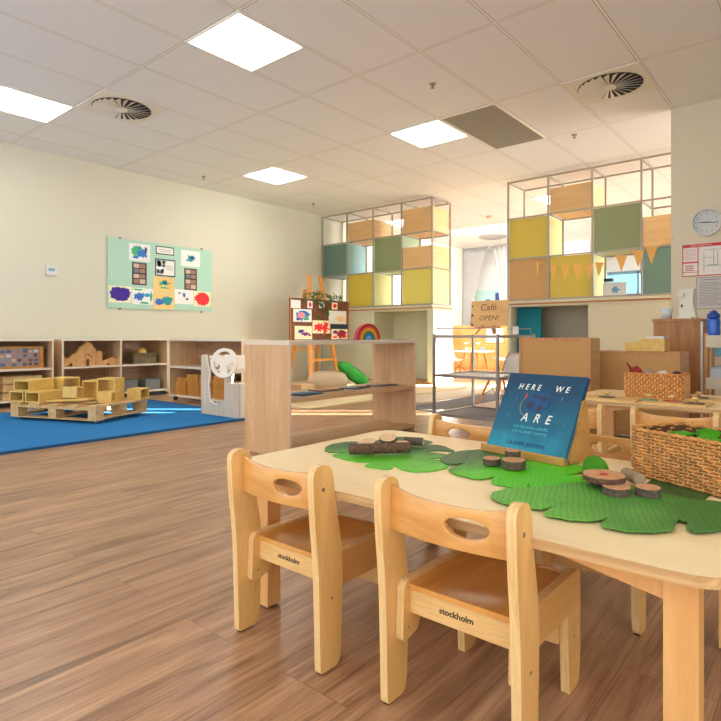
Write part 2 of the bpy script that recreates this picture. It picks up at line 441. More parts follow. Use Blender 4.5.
M_sideg = plain('lit_green_side', S(172,190,150), .5)
M_sidep = wood('lit_ply_side', S(240,200,144), S(230,186,126), 'x', .5, 8, 5)
LIT_SIDE = {M_mustard: M_sidey, M_yellow: M_sidey, M_teal: M_sideb, M_green: M_sideg, M_ply: M_sidep}  # paler copies of the box colours, imitating light falling on their sides
ysA = [6.915, 6.345, 5.78, 5.215, 4.65]
ysB = [3.433, 2.878, 2.322, 1.765, 1.21]
lattice('open metal lattice shelf of twelve bays left of the opening', ysA, 7.2, 7.715, [
    (1,0,M_ply,.66,'low pale plywood box in the top row of the left lattice, second bay'),
    (3,0,M_ply,.78,'pale plywood box in the top right bay of the left lattice'),
    (0,1,M_teal,1,'muted teal box in the leftmost bay of the left lattice'),
    (2,1,M_green,1,'sage green box in the middle row of the left lattice'),
    (3,1,M_ply,.62,'low plywood box above the yellow box at the right end of the left lattice'),
    (1,2,M_mustard,1,'mustard box low in the left lattice beside the easel'),
    (3,2,M_yellow,1,'yellow box at the bottom right corner of the left lattice')], LIT_SIDE, 'boxes in the left lattice')
lattice('open metal lattice shelf right of the opening, by the pillar', ysB, 7.2, 7.715, [
    (1,0,M_ply,.68,'low plywood box in the top row of the right lattice'),
    (0,1,M_mustard,1,'mustard box in the upper left of the right lattice, above the brown one'),
    (2,1,M_green,1,'large sage green box in the middle of the right lattice'),
    (3,1,M_ply,.66,'plywood box next to the pillar in the right lattice'),
    (0,2,M_cork,1,'brown board box at the bottom left of the right lattice'),
    (1,2,M_mustard,1,'mustard box behind the bunting in the right lattice'),
    (3,2,M_teal,1,'dark teal box next to the pillar in the right lattice')], LIT_SIDE, 'boxes in the right lattice')

# counters under the lattices
def counter(label, y0, y1, rec0, rec1, rt):
    t = thing('built_in_counter', label, 'counter', (7.45, (y0+y1)/2, 0)); oy = (y0+y1)/2
    X0, X1 = -.27, .30
    P = [(X0+.02, X1, rec1, y1-.002, .045, 1.13), (X0+.02, X1, y0+.002, rec0, .045, 1.13), (X1-.03, X1, rec0, rec1, .045, 1.13)]
    for a, b, c_, d, e, f in P[:2]: obj('cabinet_body', bev(boxes((a, b, c_-oy, d-oy, e, f)), .002), M_cab, t)
    obj('recess_back', boxes((X1-.03, X1, rec0-oy+.001, rec1-oy-.001, .045, 1.13)), rt, t)
    obj('worktop', bev(boxes((X0-.01, X1+.02, y0-oy, y1-oy, 1.175, 1.207)), .003), M_cab, t)
    obj('timber_edge', boxes((X0, X1+.01, y0-oy+.003, y1-oy-.003, 1.155, 1.175)), colour('timber_strip', (170,112,66)), t)
    obj('under_rail', boxes((X0+.01, X1, y0-oy, y1-oy, 1.13, 1.155)), M_cab, t)
    obj('kickboard', boxes((X0+.04, X1-.03, y0-oy+.01, y1-oy-.01, 0, .045)), colour('timber_kick', (196,140,88)), t)
    return t
c1 = counter('grey beige built-in counter under the left lattice with open recess', 4.635, 6.94, 4.74, 5.765, M_cab)
obj('inner_panel', boxes((-.2, -.185+.42, 4.745-5.7875, 4.76-5.7875, .046, 1.125)), M_taupe, c1)
obj('end_panel', boxes((-.25, .3, 4.629-5.7875, 4.634-5.7875, .046, 1.125)), M_offwhite, c1)
c2 = counter('grey beige built-in counter under the right lattice by the pillar', 1.2, 3.445, 2.375, 3.40, M_cabgrey)
t = thing('hanging_panel', 'teal fabric panel standing inside the right counter recess', 'panel', (7.42, 3.22, .05))
obj('fabric', bev(boxes((-.03,.03,-.16,.17,0,1.07)), .012, 3), M_teald, t)
t = thing('side_bench', 'white topped low bench inside the right counter recess', 'bench', (7.38, 2.75, .046))
obj('bench_top', bev(boxes((-.16,.3,-.3,.27,.42,.47)), .004), M_offwhite, t); obj('bench_body', boxes((-.12,.28,-.28,.25,0,.42)), M_teald, t)
tag(obj('remote_box', bev(boxes((7.25,7.33,5.32,5.5,1.2075,1.235)), .006), M_black), 'small black box lying on the left counter under the yellow box', 'box')
tag(obj('black_clip', bev(boxes((7.3,7.36,2.12,2.22,1.41,1.445)), .006), M_black), 'small black clip on the notices behind the right lattice', 'clip')
bm = boxes((7.37,7.38,1.98,2.25,1.2105,1.40)); tag(obj('notice_sheet', bm, M_paper), 'white notice sheet standing in the open bay behind the bunting', 'paper')
bm = prism(blob(2.1,1.31,.05,.035,.4,14,3), 7.366, 7.369, 'yz'); tag(obj('drawing_mark', bm, colour('pastel_blue', (120,170,220))), 'small pale blue drawing on the white notice sheet', 'drawing')
bm = boxes((7.4,7.62,1.785,2.02,1.2075,1.25)); tag(obj('folded_red_cloth', bev(bm,.012,3), colour('red_cloth',(190,40,50))), 'folded red cloth on the right counter behind the bunting', 'cloth')

# bunting
flags = [((7.12,3.0,1.699),(7.092,2.959,1.693),(7.10,2.98,1.505)),((6.96,2.763,1.626),(6.884,2.65,1.61),(6.922,2.706,1.42)),
((6.84,2.584,1.6),(6.753,2.456,1.582),(6.796,2.519,1.411)),((6.709,2.39,1.578),(6.625,2.266,1.56),(6.666,2.327,1.389)),
((6.586,2.208,1.557),(6.505,2.088,1.545),(6.545,2.146,1.38)),((6.49,2.065,1.552),(6.41,1.947,1.535),(6.455,2.013,1.386)),
((6.308,1.795,1.586),(6.219,1.663,1.564),(6.263,1.728,1.404)),((6.176,1.599,1.604),(6.09,1.471,1.582),(6.132,1.534,1.428)),((6.079,1.455,1.619),(5.994,1.329,1.596),(6.036,1.391,1.437))]
t = thing('bunting', 'string of brown triangular flags hung from the right lattice to the pillar', 'bunting', (6.5, 2.1, 1.55))
o0 = Vector((6.5,2.1,1.55)); sp = [Vector((7.185,3.09,1.73))]
for a, b, c_ in flags: sp += [Vector(a), Vector(b)]
sp.append(Vector((5.885,1.17,1.64)))
bm = bmesh.new(); tube(bm, [p-o0 for p in sp], .003, 6); obj('string', bm, M_bunting, t)
for a, b, c_ in flags:
    bm = bmesh.new(); nrm = Vector((.82,-.56,0))*.0025
    A = [bm.verts.new(Vector(p)-o0+nrm) for p in (a, b, c_)]; B = [bm.verts.new(Vector(p)-o0-nrm) for p in (a, b, c_)]
    bm.faces.new(A); bm.faces.new(B[::-1])
    for i in range(3): bm.faces.new((A[i], A[(i+1)%3], B[(i+1)%3], B[i]))
    obj('flag', bm, M_bunting, t)

# ------------------------------------------------------------------ pillar wall items
t = thing('wall_clock', 'round white rimmed wall clock on the right pillar', 'clock', (5.9, .905, 1.757))
bm = bmesh.new(); lathe(bm, [(.125,0),(.125,-.03),(.118,-.036),(.108,-.034),(.104,-.012)], 40, axis='x'); obj('rim', bm, M_plaster, t, smooth=False)
bm = bmesh.new(); lathe(bm, [(.106,-.010),(.106,-.0125)], 40, axis='x'); obj('dial', bm, colour('dial_grey', (206,212,212)), t)
for k in range(12):
    a = 2*PI*k/12; nb = str(12 if k == 0 else k)
    bm = text_bm(nb, .022)
    for v in bm.verts: v.co = Vector((-.0135+v.co.z*.3, -v.co.x-math.sin(a)*.084, v.co.y+math.cos(a)*.084))
    obj('numeral', bm, M_ink, t)
def hand(ang, ln, w):
    bm = bmesh.new(); prism([(-w,-.015),(w,-.015),(w*.5,ln),(-w*.5,ln)], -.017, -.0155, 'yz', bm)
    bmesh.ops.rotate(bm, verts=bm.verts, cent=(0,0,0), matrix=Matrix.Rotation(ang, 3, 'X')); obj('hand', bm, M_black, t)
hand(math.radians(-88), .062, .005); hand(math.radians(98), .09, .004)
# evacuation poster
t = thing('evacuation_plan', 'red framed evacuation plan poster under the wall clock', 'poster', (5.9, .85, 1.28))
obj('sheet', boxes((-.006,0,-.25,.25,0,.29)), M_paper, t)
R = colour('sign_red', (206,52,62))
obj('red_border', boxes((-.0075,-.0062,-.25,.25,.262,.29),(-.0075,-.0062,-.25,.25,0,.008),(-.0075,-.0062,.242,.25,.008,.262),(-.0075,-.0062,-.25,-.242,.008,.262),(-.0075,-.0062,.12,.128,.008,.262),(-.0075,-.0062,.128,.242,.12,.134),(-.0075,-.0062,.128,.242,.036,.042)), R, t)
obj('plan_lines', boxes(*[(-.0075,-.0062,.0-.06*k,.004-.06*k,.09,.24) for k in range(4)], (-.0075,-.0062,-.2,.08,.085,.089),(-.0075,-.0062,-.2,.08,.23,.233),(-.0075,-.0062,.0,.08,.16,.163),(-.0075,-.0062,.076,.08,.03,.2)), colour('plan_grey', (150,150,150)), t)
obj('escape_route', boxes((-.0078,-.0062,-.03,.05,.092,.097),(-.0078,-.0062,-.03,-.026,.097,.22)), colour('route_green', (90,170,90)), t)
obj('small_print', boxes(*[(-.0075,-.0062,.135,.235,.15+.012*k,.153+.012*k) for k in range(9)], *[(-.0075,-.0062,.16,.225,.05+.02*k,.062+.02*k) for k in range(3)]), colour('print_pink', (200,130,130)), t)
bm = text_bm('EVACUATION PLAN', .018)
for v in bm.verts: v.co = Vector((-.0085+v.co.z*.2, -v.co.x+.10, v.co.y+.276))
obj('heading_lettering', bm, M_paper, t)
t = thing('notice', 'grey framed printed notice below the evacuation plan', 'notice', (5.9, .88, .985))
obj('sheet', boxes((-.004,0,-.105,.105,0,.28)), colour('notice_paper', (206,204,200)), t)
obj('border', boxes((-.006,-.0042,-.11,.11,.276,.282),(-.006,-.0042,-.11,.11,-.004,.002),(-.006,-.0042,.104,.11,0,.28),(-.006,-.0042,-.11,-.104,0,.28)), M_metal, t)
obj('printed_lines', boxes(*[(-.0052,-.0042,-.08+.02*(k%3==2),.085,.03+.0145*k,.034+.0145*k) for k in range(15)], (-.0052,-.0042,-.07,.07,.256,.263)), colour('print_grey', (130,130,130)), t)

# ------------------------------------------------------------------ left wall items
t = thing('thermostat', 'small white thermostat on the left wall', 'thermostat', (2.725, YL, 1.49))
obj('case', bev(boxes((-.06,.06,-.025,0,-.055,.055)), .006), M_plaster, t)
obj('screen', boxes((-.035,.035,-.027,-.0255,-.005,.03)), colour('lcd_blue', (120,170,190)), t)
t = thing('glass_pin_board', 'mint green glass board of children\'s paintings on the left wall', 'display board', (4.145, YL, 1.09))
obj('glass_panel', bev(boxes((-.765,.765,-.018,-.008,0,.88)), .002), M_glassg, t)
for x in (-.6,.6):
    for z in (-.006,.886): 
        bm = bmesh.new(); lathe(bm, [(.014,-.024),(.014,0)], 12, (x,0,z), 'y'); obj('standoff', bm, M_metal, t)
for z in (.36,.40,.44,.48):
    bm = bmesh.new(); lathe(bm, [(.012,-.028),(.012,-.0185)], 12, (-.72,0,z), 'y'); obj('magnet', bm, M_plaster, t)
YB = YL-.0185
def art(name, label, cat, x0, x1, z0, z1, papermat, blobs, y=YB, group='paintings on the mint glass board', frame=None, nrm=1):
    cx, cz = (x0+x1)/2, z0
    t = thing(name, label, cat, (cx, y, cz), 0, group)
    obj('paper', boxes((x0-cx, x1-cx, -.002, 0, 0, z1-z0)), papermat, t)
    w, h = x1-x0, z1-z0
    for i, (u, v, ru, rv, mt, jag, spk) in enumerate(blobs):
        bm = prism(blob((u-.5)*w, v*h, ru*w, rv*h, jag, 30, hash(label) % 97 + i if False else len(label)*7+i, spk), -.0032-.0002*i, -.0021, 'xz')
        obj('paint', bm, mt, t)
    return t
C = colour
tealp, bluep, navy, purp, redp, grn = C('paint_teal',(20,150,150)), C('paint_blue',(40,110,190)), C('paint_navy',(20,60,120)), C('paint_purple',(50,10,140)), C('paint_red',(228,28,36)), C('paint_green',(60,170,110))
art('painting','blue and green swirl painting at the top left of the mint board','painting',3.66,3.95,1.71,1.93,M_paper,[(.3,.55,.22,.3,grn,.25,0),(.62,.45,.24,.28,bluep,.35,1),(.5,.75,.12,.12,tealp,.4,0),(.3,.2,.15,.09,bluep,.4,0),(.78,.65,.08,.2,navy,.4,1)])
art('painting','small dark teal splatter painting at the top right of the mint board','painting',4.41,4.71,1.71,1.93,M_paper,[(.5,.5,.24,.2,tealp,.45,1),(.58,.55,.14,.12,navy,.5,1),(.3,.35,.07,.06,tealp,.4,1)])
def frame(x0,x1,z0,z1,label,cells,name='photo_sheet'):
    cx = (x0+x1)/2
    t = thing(name, label, 'photo sheet', (cx, YB, z0), 0, 'framed sheets on the mint glass board'); w, h = x1-x0, z1-z0
    obj('black_mount', boxes((-w/2, w/2, -.002, 0, 0, h)), M_black, t)
    for (u0,v0,u1,v1,mt) in cells: obj('picture', boxes(((u0-.5)*w, (u1-.5)*w, -.0032, -.0021, v0*h, v1*h)), mt, t)
    return t
pw, pb, pg, pr = M_paper, C('photo_brown',(150,110,90)), C('photo_grey',(110,110,120)), C('photo_sand',(200,170,150))
c8 = [(.1,.06,.48,.26,pb),(.52,.06,.9,.26,pr),(.1,.3,.48,.48,pr),(.52,.3,.9,.48,pb),(.1,.54,.48,.72,pg),(.52,.54,.9,.72,pb),(.1,.76,.48,.94,pr),(.52,.76,.9,.94,pb)]
frame(3.70,3.90,1.40,1.69,'black mounted sheet of eight photos on the left of the mint board', c8)
frame(4.46,4.66,1.38,1.68,'black mounted sheet of eight photos on the right of the mint board', c8)
frame(4.03,4.30,1.83,1.94,'narrow black framed title strip at the top of the mint board', [(.05,.12,.95,.88,pw),(.12,.56,.88,.62,pg),(.2,.34,.8,.40,pg)], 'title_strip')
frame(4.02,4.32,1.54,1.77,'wide black framed photo and text sheet in the middle of the mint board', [(.05,.07,.95,.93,pw),(.08,.55,.3,.9,pb),(.33,.55,.5,.7,pg),(.33,.74,.5,.9,pb),(.08,.15,.22,.4,pg),(.26,.15,.42,.4,pb),(.55,.6,.9,.63,pg),(.55,.4,.9,.43,pg),(.55,.5,.9,.53,pg)], 'text_sheet')
art('painting','orange paper with green dabs, upper of two in the middle of the mint board','painting',4.0,4.3,1.325,1.53,M_opaper,[(.5,.6,.3,.18,grn,.5,1),(.55,.62,.14,.12,navy,.5,1),(.5,.3,.25,.06,grn,.5,1)])
art('painting','orange paper with teal cloud shapes, lower of two in the middle of the mint board','painting',4.0,4.3,1.10,1.315,M_opaper,[(.65,.55,.28,.25,tealp,.2,0),(.25,.45,.2,.2,bluep,.3,0)])
art('painting','dark purple filled painting at the bottom left of the mint board','painting',3.40,3.69,1.16,1.37,M_cream,[(.5,.52,.46,.4,purp,.12,0),(.25,.6,.2,.3,purp,.2,0),(.75,.55,.2,.3,purp,.2,0)])
art('painting','white paper with blue and green strokes next to the purple painting','painting',3.70,3.99,1.15,1.36,M_paper,[(.35,.5,.28,.3,bluep,.35,1),(.7,.6,.2,.12,C('paint_cyan',(30,150,200)),.3,1),(.3,.9,.25,.06,grn,.4,0),(.9,.5,.06,.3,grn,.4,0),(.6,.1,.25,.06,grn,.4,0)])
art('painting','white paper with a few blue spots beside the red painting','painting',4.31,4.605,1.18,1.38,M_paper,[(.5,.65,.1,.18,bluep,.4,1),(.65,.35,.08,.08,navy,.4,1),(.25,.75,.06,.06,bluep,.4,0)])
art('painting','bright red painting at the bottom right of the mint board','painting',4.615,4.89,1.16,1.37,M_cream,[(.5,.5,.5,.46,redp,.22,1),(.5,.5,.4,.42,redp,.1,0)])

# ------------------------------------------------------------------ mats and rugs
def slab(name, x0, x1, y0, y1, h, mat, label, cat, rz=0):
    t = obj(name, bev(boxes((x0,x1,y0,y1,.0005,h)), .004), mat); return tag(t, label, cat)
t = thing('play_mat', 'large blue carpet play mat with a bound edge in front of the shelves', 'rug', (0,5.2,0))
obj('carpet', boxes((-1.5,3.40,-1.19,.85,.0005,.016)), M_bluemat, t)
obj('binding', boxes((-1.5,3.42,-1.21,-1.19,.0005,.018),(3.40,3.42,-1.19,.85,.0005,.018)), C('mat_binding',(8,84,132),.8), t)
slab('beige_rug', 4.03, 7.2, 4.07, 6.7, .014, M_beigerug, 'beige rug in the corner under the easel and cushions', 'rug')
slab('dark_mat', 4.72, 6.6, 3.02, 3.42, .008, M_darkrug, 'charcoal floor mat lying behind the metal trolley', 'mat')
slab('pale_mat', 5.2, 8.6, 3.5, 4.0, .008, C('pale_mat',(206,186,160),.9), 'pale strip rug on the floor in the opening', 'rug')

# ------------------------------------------------------------------ chairs
def edge_face(o, ax):
    o.data.materials.append(M_plyedge)
    for f in o.data.polygons:
        if abs(f.normal[ax]) < .5: f.material_index = 1
def chair_panel_outline():
    return rounded([(.025,.12),(.082,.135),(.088,.165),(.262,.168),(.272,.0),(.326,.0),(.336,.06),(.336,.245),(.03,.245)],
                   [.018,.018,.012,.012,.004,.02,.02,.022,.022], 5)
def make_chair(label, group):
    t = thing('toddler_chair', label, 'chair', (0,0,0), 0, group); W = .150
    for s in (-1, 1):
        y0, y1 = sorted((s*W, s*(W-.018)))
        pts = rounded([(.0,.004),(.058,.004),(.066,.03),(.074,.24),(.052,.35),(.036,.458),(-.024,.458),(-.020,.36),(-.007,.25),(-.002,.1)],
                      [.008,.014,.01,.06,.06,.034,.034,.05,.05,.05], 6)
        p = obj('rear_post', bev(prism(pts, y0, y1), .0035, 2), M_birchz, t); edge_face(p, 1); smooth_angle(p)
        obj('foot_glide', boxes((.006,.045,y0+.004,y1-.004,0,.008)), M_black, p)
        bm = bmesh.new(); lathe(bm, [(.005,s*(W+.0005)),(.005,s*W-s*.002)], 10, (.008,0,.405), 'y'); obj('bolt', bm, M_bolt, p)
        bm = bmesh.new(); lathe(bm, [(.0035,s*(W+.0005)),(.0035,s*W-s*.002)], 10, (.036,0,.16), 'y'); obj('bolt', bm, M_bolt, p)
        y0, y1 = sorted((s*(W-.019), s*(W-.037)))
        p = obj('side_panel', bev(prism(chair_panel_outline(), y0, y1), .0035, 2), M_birchx, t); edge_face(p, 1); smooth_angle(p)
        obj('foot_glide', boxes((.277,.322,y0+.003,y1-.003,-.0005,.004)), M_black, p)
        bm = bmesh.new()
        for (a, b) in ((.045,.15),(.062,.19),(.066,.17)):
            b1 = bmesh.new(); lathe(b1, [(.0025,s*(W-.0375)),(.0025,s*(W-.036))], 8, (a,0,b), 'y'); obj('screw', b1, M_bolt, p)
        lathe(bm, [(.0035,s*(W-.0185)),(.0035,s*(W-.020))], 10, (.3,0,.11), 'y')
        obj('screw', bm, M_bolt, p)
    # seat: dished veneer board
    bm = bmesh.new(); nx, ny = 14, 14; top = []; bot = []; I = W-.0375
    for i in range(nx+1):
        for j in range(ny+1):
            u, v = i/nx, j/ny; x = .045+(.333-.045)*u; y = -I+2*I*v
            d = .016*math.sin(PI*min(1, u*1.15)) ** 1.2 * math.sin(PI*v)**.8 if u < .87 else 0
            roll = -.01*max(0, (u-.88)/.12)**2
            top.append(bm.verts.new((x, y, .238-d+roll))); bot.append(bm.verts.new((x, y, .227-d+roll)))
    k = lambda i, j: i*(ny+1)+j
    for i in range(nx):
        for j in range(ny):
            bm.faces.new((top[k(i,j)], top[k(i+1,j)], top[k(i+1,j+1)], top[k(i,j+1)]))
            bm.faces.new((bot[k(i,j)], bot[k(i,j+1)], bot[k(i+1,j+1)], bot[k(i+1,j)]))
    for i in range(nx):
        for j in (0, ny):
            bm.faces.new((top[k(i,j)], top[k(i+1,j)], bot[k(i+1,j)], bot[k(i,j)]))
    for j in range(ny):
        for i in (0, nx):
            bm.faces.new((top[k(i,j)], top[k(i,j+1)], bot[k(i,j+1)], bot[k(i,j)]))
    smooth_angle(obj('seat', bm, M_seat, t), 50)
    ra = obj('rear_apron', bev(boxes((.05,.064,-I,I,.178,.2255)), .002), M_birch, t)
    bm = text_bm('stockholm', .0165, .0004, bold=.00035)
    bmesh.ops.scale(bm, vec=(1.08,1,1), verts=bm.verts)
    for v in bm.verts: v.co = Vector((.0497-v.co.z*.5, -v.co.x+.006, v.co.y+.203))
    tx = obj('printed_lettering', bm, M_ink, ra); tx['label'] = 'black printed lettering stockholm'
    obj('front_apron', bev(boxes((.255,.269,-I,I,.105,.214)), .002), M_birch, t)
    # backrest: bowed board with an off-centre hand hole
    bm = bmesh.new(); N = 56; rows = []; th = .011
    for i in range(N+1):
        u = i/N; y = -(W-.0185)+2*(W-.0185)*u
        zt = .430+.013*abs(2*u-1)**3.5; zb = .353
        bow = .006-.016*math.sin(PI*u)
        s = (y+.045)/.043
        if abs(s) < 1:
            hb = .397-.021*(1-s*s)**.5; ht = .397+.016*(1-s*s)**.5
        else: hb = ht = .397
        row = []
        for dx in (-th/2, th/2):
            xx = .022+bow-.012+dx
            a = bm.verts.new((xx, y, zb)); b = bm.verts.new((xx, y, hb))
            c_ = b if hb == ht else bm.verts.new((xx, y, ht)); d = bm.verts.new((xx, y, zt))
            row.append((a, b, c_, d))
        rows.append(row)
    for A, B in zip(rows, rows[1:]):
        for q in (0, 1):
            bm.faces.new((A[q][0], B[q][0], B[q][1], A[q][1])); bm.faces.new((A[q][2], B[q][2], B[q][3], A[q][3]))
        bm.faces.new((A[0][0], B[0][0], B[1][0], A[1][0])); bm.faces.new((A[0][3], B[0][3], B[1][3], A[1][3]))
        if A[0][1] is not A[0][2] or B[0][1] is not B[0][2]:
            for m in (1, 2):
                bm.faces.new((A[0][m], B[0][m], B[1][m], A[1][m]))
    bmesh.ops.recalc_face_normals(bm, faces=bm.faces)
    bev(bm, .0022, 2, 50)
    smooth_angle(obj('backrest', bm, M_back, t), 40)
    return t
G = 'small wooden chairs around the tables'
ch = make_chair('small birch chair pushed up to the table, the left of the two front chairs', G)
ch.location = (.889, 1.010, 0)
dup(ch, (.903, .556, 0), (0,0,0), 'small birch chair nearest the camera, right of the two front chairs', G)
dup(ch, (1.765, .980, 0), (0,0,PI), 'small birch chair behind the table, left of the book stand', G)
dup(ch, (1.838, .505, 0), (0,0,PI), 'small birch chair behind the table, between book stand and rattan basket', G)
dup(ch, (2.44, .895, 0), (0,0,0), 'small birch chair before the far puzzle table, seen just right of the book', G)
dup(ch, (2.44, .485, 0), (0,0,0), 'small birch chair before the far puzzle table, behind the rattan basket', G)

# ------------------------------------------------------------------ tables
def make_table(label, L, Wd):
    """long side along y, origin at centre on the floor"""
    t = thing('activity_table', label, 'table'); hx, hy, zt = Wd/2, L/2, .393
    bm = prism(rounded([(-hx,-hy),(hx,-hy),(hx,hy),(-hx,hy)], .085, 10), zt-.018, zt, 'xy')
    o = obj('tabletop', bev(bm, .003, 2), M_top, t); smooth_angle(o)
    o.data.materials.append(M_topedge)
    for f in o.data.polygons:
        if abs(f.normal.z) < .5: f.material_index = 1
    ix, iy = hx-.075, hy-.062
    for sx in (-1, 1):
        for sy in (-1, 1):
            x0, x1 = sorted((sx*ix, sx*(ix-.046))); y0, y1 = sorted((sy*iy, sy*(iy-.050)))
            g = obj('leg', bev(boxes((x0,x1,y0,y1,.006,zt-.0185)), .003), M_leg, t)
            obj('foot_pad', boxes((x0+.006,x1-.006,y0+.006,y1-.006,0,.006)), M_black, g)
    a = ix-.008; b = iy-.051
    for sx in (-1, 1):
        x0, x1 = sorted((sx*a, sx*(a-.018)))
        obj('apron', prism(rounded([(-b,zt-.019),(b,zt-.019),(b,zt-.08),(b-.26,zt-.034),(-b+.26,zt-.034),(-b,zt-.08)], 0), x0, x1, 'yz'), M_leg, t)
    a2 = ix-.047; b2 = iy-.008
    for sy in (-1, 1):
        y0, y1 = sorted((sy*b2, sy*(b2-.018)))
        obj('apron', boxes((-a2,a2,y0,y1,zt-.08,zt-.019)), M_leg, t)
    return t
tb = make_table('long pale birch table with green leaves, book and basket on it', 1.188, .750)
tb.location = (1.3155, .699, 0)
dup(tb, (3.50, .60, 0), (0,0,0), 'second birch table behind, with knob puzzles and woven basket on it')
TZ = .3935; K = 1.03

# monstera leaves
def leaf_mat(name, dark, light, gx, gy, off, veins=.12):
    """leaf felt printed dark at one side and bright at the other, with faint veins"""
    m, nt, b = newmat(name); n = nt.nodes; l = nt.links
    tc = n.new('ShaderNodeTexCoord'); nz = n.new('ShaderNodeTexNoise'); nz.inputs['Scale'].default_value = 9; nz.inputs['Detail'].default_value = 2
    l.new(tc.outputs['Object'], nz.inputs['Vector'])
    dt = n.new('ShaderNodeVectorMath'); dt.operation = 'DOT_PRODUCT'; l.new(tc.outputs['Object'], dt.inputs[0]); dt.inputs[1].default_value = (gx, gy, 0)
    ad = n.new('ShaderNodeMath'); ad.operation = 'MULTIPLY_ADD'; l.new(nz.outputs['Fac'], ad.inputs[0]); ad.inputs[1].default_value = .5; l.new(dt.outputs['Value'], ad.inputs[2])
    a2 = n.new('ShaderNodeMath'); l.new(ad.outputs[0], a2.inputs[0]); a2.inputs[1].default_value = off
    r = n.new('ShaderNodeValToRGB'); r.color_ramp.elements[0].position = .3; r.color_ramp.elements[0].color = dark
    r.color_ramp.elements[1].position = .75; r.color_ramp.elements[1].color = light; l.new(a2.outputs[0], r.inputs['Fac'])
    mp = n.new('ShaderNodeMapping'); mp.inputs['Rotation'].default_value = (0, 0, .9); mp.inputs['Scale'].default_value = (1, 2.2, 1); l.new(tc.outputs['Object'], mp.inputs['Vector'])
    wv = n.new('ShaderNodeTexWave'); wv.inputs['Scale'].default_value = 15; wv.inputs['Distortion'].default_value = 4; wv.inputs['Detail'].default_value = 1.5
    wv.inputs['Detail Scale'].default_value = .7
    l.new(mp.outputs[0], wv.inputs['Vector'])
    mx = n.new('ShaderNodeMix'); mx.data_type = 'RGBA'; mx.blend_type = 'MULTIPLY'; mx.inputs[0].default_value = veins
    l.new(r.outputs['Color'], mx.inputs[6]); l.new(wv.outputs['Color'], mx.inputs[7]); l.new(mx.outputs[2], b.inputs['Base Color'])
    bp = n.new('ShaderNodeBump'); bp.inputs['Strength'].default_value = .2; bp.inputs['Distance'].default_value = .002
    l.new(wv.outputs['Fac'], bp.inputs['Height']); l.new(bp.outputs['Normal'], b.inputs['Normal']); b.inputs['Roughness'].default_value = .5
    return m
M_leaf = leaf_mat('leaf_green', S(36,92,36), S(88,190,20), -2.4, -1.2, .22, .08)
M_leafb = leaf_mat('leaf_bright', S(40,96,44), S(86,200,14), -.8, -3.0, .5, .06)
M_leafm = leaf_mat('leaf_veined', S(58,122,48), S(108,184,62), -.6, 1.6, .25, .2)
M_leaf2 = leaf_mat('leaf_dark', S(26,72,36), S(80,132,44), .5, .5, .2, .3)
def leaf_mat_outline(label, data, z, mat, seed, cat='leaf'):
    cx, cy, raw = data; P_ = [Vector(p) for p in raw]; n = len(P_); sm = []
    for i in range(n):      # gentle rounding of the lobes
        p0, p1, p2, p3 = P_[i-1], P_[i], P_[(i+1)%n], P_[(i+2)%n]
        for k in range(4):
            t_ = k/4; q = .5*((2*p1)+(p2-p0)*t_*.8+(2*p0*.8-5*p1+.2*p1+4*p2-.8*p3+.0*p2)*0+Vector((0,0)))
            q = p1.lerp(p2, t_)+((p1-p0).normalized()-(p3-p2).normalized())*.006*math.sin(PI*t_)
            sm.append(q)
    bm = bmesh.new(); m_ = len(sm)
    vs = [bm.verts.new((p.x, p.y, 0)) for p in sm]; es = [bm.edges.new((vs[i], vs[(i+1)%m_])) for i in range(m_)]
    bmesh.ops.triangle_fill(bm, use_beauty=True, edges=es)
    r_ = bmesh.ops.extrude_face_region(bm, geom=bm.faces[:])
    for v in [e for e in r_['geom'] if isinstance(e, bmesh.types.BMVert)]: v.co.z += .0024
    return tag(obj('monstera_leaf', bm, mat, None, (cx, cy, z)), label, cat, 'green leaf mats on the front table')
L1 =(1.343, 1.003, [(-0.088,0.191),(-0.041,0.224),(0.014,0.231),(0.068,0.210),(0.091,0.161),(0.158,0.171),(0.214,0.163),(0.239,0.122),(0.238,0.064),(0.221,0.006),(0.176,0.007),(0.193,-0.035),(0.169,-0.086),(0.132,-0.127),(0.125,-0.092),(0.078,-0.063),(0.089,-0.121),(0.038,-0.146),(0.005,-0.107),(0.011,-0.169),(-0.033,-0.209),(-0.089,-0.213),(-0.134,-0.193),(-0.153,-0.157),(-0.136,-0.115),(-0.129,-0.095),(-0.156,-0.113),(-0.179,-0.079),(-0.173,-0.035),(-0.106,-0.023),(-0.141,-0.013),(-0.154,0.026),(-0.148,0.076),(-0.125,0.125),(-0.067,0.109),(-0.102,0.142),(-0.106,0.165)])
L2 =(1.378, 0.640, [(-0.012,0.211),(0.052,0.227),(0.110,0.221),(0.153,0.197),(0.200,0.169),(0.267,0.109),(0.260,0.006),(0.201,-0.074),(0.186,-0.103),(0.122,-0.065),(0.150,-0.120),(0.081,-0.148),(0.019,-0.119),(0.036,-0.170),(-0.018,-0.199),(-0.067,-0.206),(-0.118,-0.197),(-0.139,-0.152),(-0.148,-0.111),(-0.116,-0.088),(-0.149,-0.098),(-0.167,-0.050),(-0.152,-0.012),(-0.099,0.003),(-0.147,0.017),(-0.148,0.061),(-0.133,0.107),(-0.097,0.131),(-0.017,0.131),(-0.059,0.151),(-0.050,0.185)])
